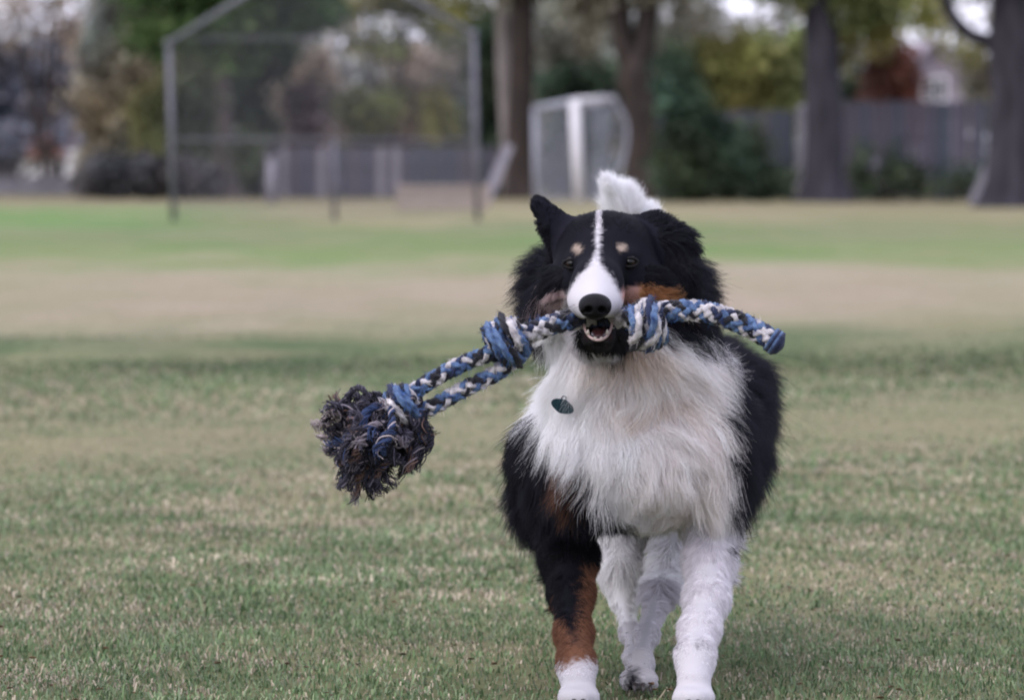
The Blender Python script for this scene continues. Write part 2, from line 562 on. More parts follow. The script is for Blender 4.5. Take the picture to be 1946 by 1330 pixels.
# ------------------------------------------------------------------ trees
make_tree('shade_tree', 'dark green leafy tree whose flared grey trunk stands behind the left half of the backstop', 430, 100, 'bark_grey',
          [(432, gy(100) + 3, 40), (430, 352, 24), (424, 300, 20), (421, 220, 19), (420, 140, 17), (416, 40, 15), (410, -90, 11)],
          [[(420, 150, 11), (455, 100, 9), (510, 40, 6), (540, -30, 4)], [(419, 120, 10), (380, 70, 8), (330, 30, 5)], [(416, 40, 10), (440, -40, 8), (500, -120, 5)]],
          [(285, 62, 50, 34), (350, 50, 70, 46), (440, 36, 80, 50), (530, 40, 70, 46, 1), (610, 26, 50, 34, 1.5), (430, 112, 55, 26), (345, 105, 46, 26), (395, 150, 36, 22, 1),
           (300, -40, 90, 60), (430, -60, 130, 80), (560, -60, 110, 70), (420, -170, 150, 90)], 'dark_green', 17000, 0.10, 11)
make_tree('gum_tree', 'tall brown trunk with a pale upper limb between the backstop and the white goal', 985, 97, 'bark_brown',
          [(992, gy(97) + 3, 40), (990, 350, 29), (988, 280, 25), (990, 180, 23), (992, 80, 22), (994, -40, 20), (998, -160, 16)], [],
          [(960, -50, 90, 50), (1040, -70, 100, 60), (1000, -160, 160, 80), (1075, 18, 50, 28, 2)], 'grey_olive', 5200, 0.10, 12)
make_tree('pale_tree', 'slim pale grey trunk rising close behind the brown trunk beside the backstop', 958, 99, 'bark_pale',
          [(972, gy(99) + 3, 18), (967, 300, 15), (962, 190, 15), (957, 90, 15), (955, 0, 15), (952, -100, 13)], [],
          [(950, -110, 90, 50), (900, -60, 60, 34), (880, 30, 32, 20)], 'olive', 2600, 0.10, 13)
make_tree('forked_tree', 'thick brown trunk that forks into two stems right behind the white goal', 1222, 95, 'bark_brown',
          [(1228, gy(95) + 3, 46), (1226, 345, 40), (1223, 270, 37), (1216, 190, 36), (1208, 140, 35), (1222, 80, 22), (1232, 0, 20), (1242, -120, 16)],
          [[(1206, 150, 21), (1186, 90, 20), (1177, 20, 19), (1170, -90, 15)], [(1230, 10, 10), (1270, -20, 8), (1330, -60, 5)]],
          [(1120, 12, 70, 36, 1), (1190, -60, 120, 60), (1290, -40, 90, 44), (1320, 30, 44, 22), (1230, -150, 170, 80), (1275, 72, 36, 34, 2)], 'grey_olive', 6600, 0.10, 14)
make_tree('straight_tree', 'straight slate grey trunk standing before the dark board fence', 1565, 88, 'bark_dark',
          [(1566, gy(88) + 3, 56), (1566, 358, 42), (1567, 300, 38), (1566, 200, 36), (1563, 100, 34), (1560, 0, 33), (1558, -120, 28)],
          [[(1562, 40, 14), (1520, -20, 10), (1470, -70, 6)], [(1562, 10, 14), (1610, -40, 10), (1660, -80, 6)]],
          [(1490, -30, 80, 40), (1620, 10, 60, 36), (1660, 60, 46, 34, 1), (1600, 90, 20, 40, 1.5), (1560, -120, 180, 80), (1700, 10, 50, 24), (1640, -40, 90, 40)], 'olive', 7600, 0.09, 15)
make_tree('broad_tree', 'massive near black trunk at the far right with a low curving limb', 1915, 77, 'bark_dark',
          [(1918, gy(77) + 4, 66), (1920, 370, 52), (1926, 300, 46), (1930, 200, 45), (1930, 100, 46), (1928, 0, 44), (1932, -140, 36)],
          [[(1915, 120, 15), (1880, 82, 14), (1842, 66, 13), (1812, 36, 12), (1793, -4, 11), (1775, -70, 9)], [(1930, 30, 20), (1990, -40, 14), (2060, -90, 9)]],
          [(1760, 20, 40, 22, 2), (1790, 74, 26, 16, 2), (1750, -60, 90, 40), (1930, -140, 200, 80), (2060, -40, 110, 60), (1880, -70, 60, 30), (1832, 108, 18, 12, 2)], 'olive', 5600, 0.085, 16)
#
# trees and bushes between the field and the houses
make_tree('slender_tree', 'hazy grey olive tree left of the backstop below the bright sky', 215, 109, 'bark_brown',
          [(205, gy(109) + 2, 15), (206, 320, 11), (214, 230, 10), (222, 120, 8), (228, 20, 6), (232, -60, 4)],
          [[(214, 220, 6), (180, 150, 5), (160, 100, 3)], [(220, 150, 6), (262, 90, 5), (285, 30, 3)]],
          [(205, 90, 46, 56), (240, 30, 44, 50), (262, 150, 60, 60), (200, 200, 54, 60), (262, 240, 56, 60), (200, 300, 40, 40), (240, -60, 70, 50)], 'grey_olive', 8200, 0.11, 21)
make_shrub('grey_bush', 'hazy blue grey trees massed above the low grey wall at far left', 80, 122, 'grey_blue',
           [(20, 150, 60, 70), (90, 140, 60, 60), (150, 150, 44, 62), (50, 220, 80, 60), (140, 230, 60, 60), (-60, 150, 90, 90), (-70, 240, 90, 80), (140, 60, 22, 20)], 8600, 0.13, 22, cat='trees')
make_shrub('olive_bush', 'yellow olive bush seen through the left post of the backstop', 350, 98, 'yellow_olive',
           [(285, 215, 34, 44), (300, 270, 40, 40), (340, 190, 44, 50), (378, 195, 26, 54), (335, 250, 46, 50), (376, 270, 30, 50), (355, 145, 28, 26), (470, 290, 16, 40)], 6000, 0.085, 23)
make_shrub('twig_bush', 'thin grey brown branches hanging before the bright sky at top left', 95, 112, 'twig',
           [(40, 60, 60, 40), (110, 40, 50, 50), (20, 10, 60, 30), (150, 90, 40, 30), (100, -30, 120, 40)], 1500, 0.08, 43, stems=4, cat='tree')
make_shrub('olive_shrub', 'thin olive sprays above the middle of the backstop', 740, 105, 'olive',
           [(690, 10, 60, 30), (760, 4, 60, 26), (840, 20, 50, 40), (720, 90, 60, 24), (860, 70, 40, 30), (780, -50, 160, 40)], 2600, 0.09, 44, cat='tree')
make_shrub('dark_hedge', 'low dark mauve brown hedge left of the flared grey trunk', 290, 96.5, 'umber',
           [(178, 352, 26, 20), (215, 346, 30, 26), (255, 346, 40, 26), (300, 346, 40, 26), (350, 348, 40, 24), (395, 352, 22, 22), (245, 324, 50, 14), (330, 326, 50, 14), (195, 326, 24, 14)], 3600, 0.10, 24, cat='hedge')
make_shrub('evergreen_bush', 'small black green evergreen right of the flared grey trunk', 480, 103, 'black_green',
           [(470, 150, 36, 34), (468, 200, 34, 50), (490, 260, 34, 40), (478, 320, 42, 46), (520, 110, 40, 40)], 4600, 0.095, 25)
make_shrub('mauve_bush', 'pale mauve twiggy bush behind the middle of the backstop', 595, 107, 'twig',
           [(580, 120, 46, 46), (540, 190, 46, 60), (610, 190, 46, 60), (540, 280, 46, 60), (610, 290, 50, 60)], 5200, 0.09, 26)
make_shrub('wine_bush', 'small wine red bush among pale mauve twigs', 582, 103, 'wine', [(578, 195, 22, 28), (588, 238, 22, 30), (580, 290, 24, 40), (582, 340, 28, 32)], 1700, 0.085, 27)
make_shrub('twig_bush', 'wide grey brown bare bush behind the right half of the backstop', 765, 109, 'twig',
           [(690, 150, 60, 50), (760, 150, 70, 55), (840, 150, 60, 55), (690, 240, 60, 60), (770, 240, 70, 60), (850, 240, 56, 60), (720, 320, 90, 50), (840, 320, 80, 50), (890, 110, 30, 44)], 9000, 0.10, 28, stems=5)
make_shrub('olive_shrub', 'olive shrub before the grey brown bare bush behind the backstop', 700, 104, 'olive',
           [(672, 208, 30, 30), (700, 236, 26, 34), (735, 200, 24, 28), (690, 290, 34, 44)], 1500, 0.09, 29)
make_shrub('olive_shrub', 'olive shrub showing just left of the right backstop post', 835, 104, 'olive',
           [(826, 205, 26, 30), (850, 236, 24, 30), (835, 290, 34, 44)], 1300, 0.09, 30)
make_shrub('evergreen_bush', 'tall near black evergreen between the backstop and the brown trunk', 930, 101, 'black_green',
           [(926, 130, 26, 50), (930, 210, 30, 56), (932, 290, 34, 50), (932, 345, 38, 36), (930, 60, 22, 36)], 4200, 0.095, 31)
make_shrub('grey_bush', 'dim grey olive bush above the white goal', 1110, 108, 'grey_olive',
           [(1050, 80, 60, 56), (1110, 60, 60, 56), (1150, 110, 46, 50), (1060, 150, 50, 50), (1130, 230, 60, 70), (1060, 250, 50, 70), (1270, 130, 40, 60)], 5600, 0.10, 32)
make_shrub('shade_bush', 'dark slate bush in shade just over the white goal', 1115, 103, 'black_green',  # shadow over the goal put into the dark leaf colour
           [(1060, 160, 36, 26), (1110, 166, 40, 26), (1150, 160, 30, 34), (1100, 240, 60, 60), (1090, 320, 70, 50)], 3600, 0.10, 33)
make_shrub('dark_bush', 'dark green bush grown over the left end of the board fence', 1310, 88.5, 'black_green',
           [(1285, 130, 34, 40), (1300, 200, 44, 50), (1295, 280, 44, 56), (1350, 290, 54, 60), (1310, 345, 60, 36), (1390, 345, 40, 34)], 6400, 0.085, 34)
make_shrub('bright_bush', 'bright olive green bush rising above the board fence', 1440, 95, 'olive',
           [(1390, 130, 46, 44), (1450, 130, 50, 50), (1500, 150, 40, 44), (1410, 190, 56, 40), (1480, 200, 56, 36), (1345, 110, 34, 36), (1520, 90, 24, 30), (1430, 90, 40, 26)], 6600, 0.085, 35)
make_shrub('dark_bush', 'dark leafy bush behind the bright olive one above the fence', 1400, 99, 'dark_green',
           [(1340, 150, 40, 50), (1400, 160, 60, 60), (1480, 170, 60, 60), (1530, 130, 34, 44), (1420, 250, 120, 80)], 4200, 0.10, 36)
make_shrub('red_bush', 'rust red bush above the board fence right of the slate trunk', 1692, 96, 'red',
           [(1665, 130, 24, 30), (1700, 120, 34, 32), (1720, 160, 30, 30), (1672, 175, 30, 30), (1690, 240, 50, 60)], 2700, 0.085, 37)
make_shrub('dark_bush', 'dark small bush between slate trunk and rust red bush', 1625, 97, 'black_green',
           [(1618, 165, 26, 34), (1636, 195, 24, 24), (1626, 250, 34, 50)], 1300, 0.085, 38)
make_shrub('olive_shrub', 'dull olive shrub over the fence beside the massive trunk', 1856, 97, 'grey_olive',
           [(1856, 150, 26, 44), (1850, 110, 18, 24), (1872, 200, 34, 50), (1920, 150, 40, 60), (1990, 150, 60, 80)], 3000, 0.09, 39)

make_shrub('weed_clump', 'dark green weeds climbing the mauve board fence right of the slate trunk', 1690, 89.6, 'black_green',
           [(1650, 350, 40, 30), (1720, 345, 46, 36), (1640, 310, 22, 40), (1700, 310, 26, 40), (1790, 352, 60, 26), (1836, 345, 34, 30)], 1100, 0.075, 40, cat='weeds')
make_shrub('weed_clump', 'dark green weeds climbing the slate board fence left of the pale post', 1450, 89.4, 'black_green',
           [(1430, 335, 40, 44), (1470, 350, 40, 30), (1425, 280, 26, 44)], 1300, 0.075, 41, cat='weeds')
make_shrub('grey_bush', 'small dull grey green bush hiding the left end of the red roof', 18, 114, 'grey_blue',
           [(-6, 290, 30, 40), (16, 268, 34, 26), (120, 262, 30, 18), (190, 300, 30, 40), (60, 262, 30, 12)], 1500, 0.10, 42)


def far_wood():
    """the wood beyond the houses: one mass of foliage with gaps of sky near the top"""
    r = np.random.default_rng(99)
    n = 42000
    x = r.uniform(-28, 28, n); y = r.uniform(128, 140, n)
    top = 5.2 + 1.3 * snoise(np.stack((x, x * 0, x * 0), 1), 0.9, 5, 3)
    z = r.uniform(0, 1, n) ** 0.8 * (top + 1.2)
    px = CX + x * FPX / y; py = HOR - (z - CAM_H) * FPX / y
    keep = np.ones(n, bool)
    for hx, hy, rx, ry in ((40, 10, 120, 62), (138, 84, 20, 18), (8, 70, 40, 20), (735, 44, 34, 16), (790, 66, 18, 12), (690, 16, 20, 10), (1430, 16, 44, 26), (1385, 4, 28, 14), (1840, 34, 34, 40),
                           (1800, 78, 16, 16), (1715, 56, 20, 22), (-120, 20, 130, 84), (905, 22, 12, 22), (1740, 20, 24, 12)):
        d = ((px - hx) / rx) ** 2 + ((py - hy) / ry) ** 2
        keep &= ~((d < r.uniform(0.6, 1.3, n)) & (r.random(n) < 0.93))
    p = np.stack((x, y, z), 1)[keep]
    v, f = leaf_quads(p, 0.17, r)
    me = np_mesh('far_wood', v, f, 4)
    set_tint(me, tints(p, 77))
    me.materials.append(LEAF['far'])
    o = link_mesh('far_wood', me)
    tag(o, 'hazy far off wood closing the view behind the field', kind='stuff')


far_wood()
# ------------------------------------------------------------------ fences
def board_mesh(w, h, t, mat):
    """one dog-eared paling"""
    c = w * 0.18
    xs = [(-w / 2, 0), (w / 2, 0), (w / 2, h - c), (w / 2 - c, h), (-w / 2 + c, h), (-w / 2, h - c)]
    v = [(x, y, z) for y in (-t / 2, t / 2) for x, z in xs]
    n = 6
    f = [tuple(range(n)), tuple(range(2 * n - 1, n - 1, -1))] + [(i, i + n, (i + 1) % n + n, (i + 1) % n) for i in range(n)]
    me = bpy.data.meshes.new('board')
    me.from_pydata(v, [], f); me.update()
    me.materials.append(mat)
    return me


def board_fence(name, label, x0, x1, Y, hts, w, mats, seed, rails=2, gap=0.012, group=None, posts=2.4):
    """paling fence; hts = function of x (m) giving height"""
    r = random.Random(seed)
    root = empty(name, (x0, Y, 0))
    tag(root, label, 'fence', group)
    meshes = {}
    x = 0.0
    L = x1 - x0
    while x < L - w * 0.5:
        h = round(hts(x0 + x), 2)
        mt = r.choice(mats)
        key = (h, mt)
        if key not in meshes: meshes[key] = board_mesh(w, h, 0.02, M[mt])
        o = link_mesh('board', meshes[key], root)
        o.location = (x + w / 2, r.uniform(-0.004, 0.004), 0.03 + r.uniform(-0.02, 0.02))
        o.rotation_euler = (0, r.uniform(-0.012, 0.012), 0)
        x += w + gap
    for k in range(rails):
        MB().box(0, L, 0.014, 0.06, 0.25 + k * (hts(x0 + L / 2) - 0.5), 0.34 + k * (hts(x0 + L / 2) - 0.5)).build('rail', M[mats[0]], root)
    x = 0.0
    while x <= L:
        MB().box(x - 0.05, x + 0.05, 0.064, 0.16, 0, hts(x0 + x) * 0.97).build('post', M[mats[0]], root)
        x += posts
    return root


FY = 91.0
fx = lambda px: P(px, HOR, 0, FY)[0]
fz = lambda py: P(0, py, 0, FY)[2]
board_fence('board_fence', 'tall dark slate board fence under the bright olive bush', fx(1255), fx(1508), FY, lambda x: fz(214), 0.145, ['board_blue', 'board_blue', 'board_brown'], 3)
board_fence('board_fence', 'tall dark mauve board fence right of the slate trunk', fx(1536), fx(2250), FY - 0.3, lambda x: fz(196), 0.145, ['board_brown', 'board_blue', 'board_brown'], 4)
gp = tag(empty('gate_post', (fx(1522), FY - 0.6, 0)), 'pale grey wooden post where the two board fences meet', 'post')
MB().box(-0.11, 0.11, -0.11, 0.11, 0, fz(208)).build('shaft', M['board_pale'], gp)
MB().add([(-.14, -.14, fz(208)), (.14, -.14, fz(208)), (.14, .14, fz(208)), (-.14, .14, fz(208)), (0, 0, fz(208) + 0.09)], [(3, 2, 1, 0), (0, 1, 4), (1, 2, 4), (2, 3, 4), (3, 0, 4)]).build('cap', M['board_pale'], gp)

GY = 99.0
board_fence('low_fence', 'low weathered grey paling fence seen through the foot of the backstop', P(505, 0, 0, GY)[0], P(950, 0, 0, GY)[0], GY, lambda x: P(0, 281, 0, GY)[2], 0.14,
            ['board_pale', 'board_brown', 'board_blue', 'board_blue', 'board_brown'], 5, posts=1.8)

# short pale posts
for px, pt, Y, wd, lab in ((516, 303, 86, 0.17, 'short pale post left of the low paling fence'), (196, 312, 106, 0.13, 'thin pale post at the end of the low grey wall')):
    loc = P(px, HOR, 0, Y); h = P(px, pt, 0, Y)[2]
    r_ = tag(empty('wooden_post', (loc[0], Y, 0)), lab, 'post')
    MB().tube([(0, 0, 0), (0, 0, h * 0.5), (0.01, 0, h)], [wd * 0.55, wd * 0.5, wd * 0.47], 10).build('shaft', M['board_pale'], r_, True)
    MB().tube([(0.01, 0, h), (0.01, 0, h + 0.04)], [wd * 0.55, wd * 0.5], 10).build('cap', M['board_pale'], r_, True)

# low grey wall at far left, of separate blocks
WY = 111.0
wx0, wx1 = P(-240, 0, 0, WY)[0], P(182, 0, 0, WY)[0]
wz = P(0, 336, 0, WY)[2]
wall = tag(empty('block_wall', (wx0, WY, 0)), 'low grey block wall before the house at far left', 'wall')
bm_ = {}
r_ = random.Random(8)
rows, bl = 2, 0.40
for j in range(rows):
    x = -(j % 2) * bl / 2
    while x < wx1 - wx0:
        hh = (wz - 0.06) / rows
        if 0 not in bm_:
            me = MB().box(-bl / 2 + 0.006, bl / 2 - 0.006, -0.1, 0.1, 0.005, hh - 0.006)
            o = me.build('block', M['stone'], wall); bm_[0] = o.data
        else:
            o = link_mesh('block', bm_[0], wall)
        o.location = (x + bl / 2, r_.uniform(-.006, .006), j * hh)
        x += bl
MB().box(0, wx1 - wx0, -0.13, 0.13, wz - 0.058, wz).build('coping', M['stone'], wall)


# ------------------------------------------------------------------ houses
def window(parent, x, z, w, h, y, n_glaz=1):
    f = MB()
    t = 0.06
    f.box(x - w / 2 - t, x + w / 2 + t, y - 0.05, y + 0.03, z + h / 2, z + h / 2 + t)
    f.box(x - w / 2 - t, x + w / 2 + t, y - 0.07, y + 0.03, z - h / 2 - t, z - h / 2)
    f.box(x - w / 2 - t, x - w / 2, y - 0.05, y + 0.03, z - h / 2, z + h / 2)
    f.box(x + w / 2, x + w / 2 + t, y - 0.05, y + 0.03, z - h / 2, z + h / 2)
    f.box(x - 0.025, x + 0.025, y - 0.045, y + 0.02, z - h / 2, z + h / 2)
    fr = f.build('window', M['white_paint'], parent)
    for s in (-1, 1):
        MB().box(min(x + s * 0.026, x + s * w / 2), max(x + s * 0.026, x + s * w / 2), y - 0.015, y + 0.005, z - h / 2 + 0.001, z + h / 2 - 0.001).build('pane', M['glass'], fr)


def gable_roof(w0, w1, y0, y1, z0, z1, t=0.12, over=0.35):
    """ridge along x: two slabs with thickness"""
    ym = (y0 + y1) / 2
    b = MB()
    for ya in (y0 - over, y1 + over):
        v = [(w0 - over, ya, z0), (w1 + over, ya, z0), (w1 + over, ym, z1), (w0 - over, ym, z1),
             (w0 - over, ya, z0 + t), (w1 + over, ya, z0 + t), (w1 + over, ym, z1 + t), (w0 - over, ym, z1 + t)]
        b.add(v, [(0, 1, 2, 3), (7, 6, 5, 4), (0, 4, 5, 1), (0, 3, 7, 4), (1, 5, 6, 2)])
    return b


HY = 118.0
hx = lambda px: P(px, 0, 0, HY)[0]
hz = lambda py: P(0, py, 0, HY)[2]
ox = hx(90)
hs = tag(empty('house', (ox, HY, 0)), 'white walled house with a red tiled roof at far left', 'house')
a_, b_ = hx(-60) - ox, hx(166) - ox
MB().box(a_, b_, 0, 5, 0, hz(303)).build('wall', M['wall_white'], hs)
window(hs, hx(108) - ox, 0.55, 0.42, 0.42, -0.01)
window(hs, hx(20) - ox, 0.55, 0.42, 0.42, -0.01)
rf = gable_roof(a_, hx(104) - ox, 0, 5, hz(300) + 0.01, hz(262)).build('roof', M['roof_red'], hs)
for k in range(14):                                              # courses of tiles, proud of the slab
    u = (k + 0.5) / 14
    y_ = -0.35 + u * 2.7
    z_ = hz(300) + 0.13 + u * (hz(262) - hz(300)) + 0.012
    MB().box(a_ - 0.35, hx(104) - ox + 0.35, y_, y_ + 0.18, z_, z_ + 0.03).build('tile_course', M['roof_red'], rf)
MB().box(hx(128) - ox, hx(160) - ox, -0.25, -0.002, 0, hz(284)).build('porch', M['wall_white'], hs)

HY2 = 116.0
hx = lambda px: P(px, 0, 0, HY2)[0]
hz = lambda py: P(0, py, 0, HY2)[2]
ox = hx(1775)
h2 = tag(empty('house', (ox, HY2, 0)), 'house with pale lilac gable beyond the mauve fence', 'house')
w_ = hx(1838) - ox
MB().box(-w_, w_, 0, 6, 0, hz(160)).build('wall', M['roof_pale'], h2)
pg = MB()
zt, ze = hz(82), hz(160)
pg.add([(-w_, 0, ze), (w_, 0, ze), (0, 0, zt), (-w_, 6, ze), (w_, 6, ze), (0, 6, zt)], [(0, 1, 2), (5, 4, 3), (1, 4, 5, 2), (0, 2, 5, 3), (0, 3, 4, 1)])
pg.build('gable', M['roof_pale'], h2)
for s in (-1, 1):
    v = [(0, -0.3, zt + 0.01), (s * (w_ + 0.25), -0.3, ze - 0.22), (s * (w_ + 0.25), 6.3, ze - 0.22), (0, 6.3, zt + 0.01)]
    v += [(a, b, c + 0.10) for a, b, c in v]
    MB().add(v, [(0, 1, 2, 3), (7, 6, 5, 4), (0, 4, 5, 1), (1, 5, 6, 2), (3, 2, 6, 7)]).build('roof', M['roof_pale'], h2)
window(h2, 0, hz(170), 0.5, 0.5, -0.01)

# ------------------------------------------------------------------ backstop
BY = 58.6
bxm = (330 + 908) / 2
bx = lambda px: P(px, 0, 0, BY)[0] - P(bxm, 0, 0, BY)[0]
bz = lambda py: P(0, py, 0, BY)[2]
bs = tag(empty('backstop', (P(bxm, 0, 0, BY)[0], BY, 0)), 'tall galvanised pipe backstop covered in chain link mesh', 'backstop')
PR = 0.036
for px, tx, ty in ((330, 322, 84), (908, 900, 66)):
    MB().tube([(bx(px), 0, 0), (bx((px + tx) / 2), 0, bz(250)), (bx(tx), 0, bz(ty))], PR, 10).build('post', M['steel'], bs, True)
MB().tube([(bx(636), 0, 0), (bx(636), 0, bz(266))], PR * 0.8, 10).build('post', M['steel'], bs, True)
apex = (bx(612), 0, bz(-96))
for tx, ty in ((322, 84), (900, 66)):
    MB().tube([(bx(tx), 0, bz(ty)), ((bx(tx) + apex[0]) / 2, 0, (bz(ty) + apex[2]) / 2), apex], PR * 1.05, 10).build('top_pipe', M['steel'], bs, True)
    MB().tube([(bx(tx), 0, bz(ty) - 0.04), (bx(tx), 0, bz(ty) + 0.05)], PR * 1.45, 10).build('clamp', M['steel'], bs, True)
for py, rr in ((74, 0.3), (266, 0.45)):
    MB().tube([(bx(326), 0.02, bz(py)), (bx(612), 0.02, bz(py)), (bx(904), 0.02, bz(py))], PR * rr, 8).build('rail', M['steel'], bs, True)


def chain_link():
    """woven wires: each wire zigzags past its neighbours, clipped by the pipe frame's outline"""
    def ztop(x):
        xl, zl, xr, zr = bx(322), bz(84), bx(900), bz(66)
        if x <= apex[0]: return zl + (x - xl) / (apex[0] - xl) * (apex[2] - zl)
        return zr + (xr - x) / (xr - apex[0]) * (apex[2] - zr)
    b = MB()
    s, wr = 0.075, 0.0034
    x0, x1 = bx(328), bx(904)
    for sg in (1, -1):
        c = x0 - 4.2
        while c < x1 + 4.2:
            pts = []
            for z in np.arange(0.04, bz(-96), 0.08):
                x = c + sg * z
                if x0 < x < x1 and z < ztop(x) - 0.03: pts.append((x, 0.004 * sg, z))
            if len(pts) > 1: b.tube([pts[0], pts[len(pts) // 2], pts[-1]] if len(pts) > 2 else pts, wr, 4, False)
            c += s * 1.414
    o = b.build('chain_link', M['steel'], bs)
    tag(o, kind='stuff')


chain_link()

# ------------------------------------------------------------------ low wooden bench box at the foot of the backstop
XY = 72.0
qx = lambda px: P(px, 0, 0, XY)[0]
qz = lambda py: P(0, py, 0, XY)[2]
bo = tag(empty('bench', (qx(842), XY, 0)), 'low pale wooden bench box with plank sides behind the right backstop post', 'bench')
w_, h_ = (qx(930) - qx(756)) / 2, qz(352)
for k in range(3):
    z0 = 0.01 + k * (h_ - 0.05) / 3
    for yy_ in (0.0, 0.46):
        MB().box(-w_, w_, yy_, yy_ + 0.03, z0, z0 + (h_ - 0.05) / 3 - 0.012).build('plank', M['board_tan'], bo)
for k in range(4):
    MB().box(-w_ - 0.03, w_ + 0.03, -0.03 + k * 0.14, -0.03 + k * 0.14 + 0.128, h_ - 0.045, h_).build('seat_plank', M['board_tan'], bo)
for s in (-1, 1):
    MB().box(s * (w_ - 0.05) - 0.04, s * (w_ - 0.05) + 0.04, 0.035, 0.455, 0, h_ - 0.048).build('end_panel', M['board_tan'], bo)

# leaning pale boards
for (p0, p1, Y, wd, lab) in (((921, 388), (968, 276), 84, 0.17, 'pale board leaning towards the brown trunk behind the bench'),
                             ((1848, 388), (1902, 262), 79.5, 0.17, 'pale bluish board leaning against the massive dark trunk')):
    A, B = P(p0[0], p0[1], 0, Y), P(p1[0], p1[1], 0.25, Y)
    A[2] = 0.02
    d = B - A; L_ = np.linalg.norm(d); d /= L_
    side = np.cross(d, (0, 1, 0)); side /= np.linalg.norm(side); nn = np.cross(side, d)
    v = []
    for t in (0, L_):
        for s, q in ((-1, -1), (1, -1), (1, 1), (-1, 1)):
            v.append(d * t + side * s * wd / 2 + nn * q * 0.02)
    o = mesh_from('leaning_board', v, [(3, 2, 1, 0), (4, 5, 6, 7), (0, 1, 5, 4), (1, 2, 6, 5), (2, 3, 7, 6), (3, 0, 4, 7)], M['board_pale'])
    o.location = A
    tag(o, lab, 'board')

# ------------------------------------------------------------------ white goal with its net
GY2 = 86.0
ox = P(1092, 0, 0, GY2)[0]
gx = lambda px, Y=GY2: P(px, 0, 0, Y)[0] - ox
gz = lambda py, Y=GY2: P(0, py, 0, Y)[2]
go = tag(empty('goal', (ox, GY2, 0)), 'white framed sports goal with sagging net between the two brown trunks', 'goal')
GP = 0.075
top = (0, 0, gz(192)); topB = (gx(1016, 89), 3.0, gz(208, 89)); backT = (gx(1166, 87.4), 1.4, gz(188, 87.4)); backT2 = (gx(1120, 90.5), 4.5, gz(202, 90.5))
MB().tube([(0.08, 0, 0), (0.04, 0, 0.9), top], GP * 1.25, 12).build('post', M['white_paint'], go, True)
MB().tube([(gx(1018, 89), 3.0, 0), topB], GP * 0.6, 12).build('post', M['net'], go, True)
MB().tube([top, topB], GP * 0.75, 12).build('crossbar', M['net'], go, True)
MB().tube([(0, 0, gz(192) - 0.005), backT], GP * 0.8, 12).build('top_bar', M['white_paint'], go, True)
MB().tube([topB, backT2, backT], GP * 0.45, 10).build('back_bar', M['net'], go, True)
sag = [backT, (gx(1190, 87.4), 1.45, gz(235, 87.4)), (gx(1186, 87.4), 1.5, gz(300, 87.4)), (gx(1160, 87.4), 1.5, gz(345, 87.4)), (gx(1148, 87.4), 1.5, 0.03)]
MB().tube(smooth_path(sag, 16), GP * 0.38, 8).build('stay', M['net'], go, True)


def netting():
    b = MB()

    def sheet(fn, nu, nv, r=0.0048):
        for i in range(nu + 1):
            b.tube([fn(i / nu, t) for t in np.linspace(0, 1, 7)], r, 3, False)
        for j in range(nv + 1):
            b.tube([fn(t, j / nv) for t in np.linspace(0, 1, 7)], r, 3, False)
    A0, A1 = np.array((0.06, 0.02, 0.03)), np.array(top)
    B0, B1 = np.array((gx(1018, 89), 3.0, 0.03)), np.array(topB)
    sp = smooth_path(sag, 40)
    left = lambda u, v: (A0 * (1 - u) + B0 * u) * (1 - v) + (A1 * (1 - u) + B1 * u) * v + np.array((0, 0.15, 0)) * math.sin(u * 3.14) * math.sin(v * 3.14)

    def right(u, v):
        s_ = sp[int((1 - v) * 39)]
        return (A0 * (1 - v) + A1 * v) * (1 - u) + s_ * u + np.array((0, 0.2, -0.06)) * math.sin(u * 3.14)
    sheet(left, 22, 16)
    sheet(right, 15, 16)
    C0, C1 = np.array((gx(1120, 90.5), 4.5, 0.03)), np.array(backT2)
    back = lambda u, v: (sp[-1] * (1 - u) + C0 * u) * (1 - v) + (np.array(backT) * (1 - u) + C1 * u) * v
    sheet(back, 12, 13)
    o = b.build('net', M['net'], go)
    tag(o, kind='stuff')


netting()
# ------------------------------------------------------------------ the dog: one continuous body grown from a smooth distance field
def to_px(p):
    return CX + p[:, 0] * FPX / p[:, 1], HOR - (p[:, 2] - CAM_H) * FPX / p[:, 1]


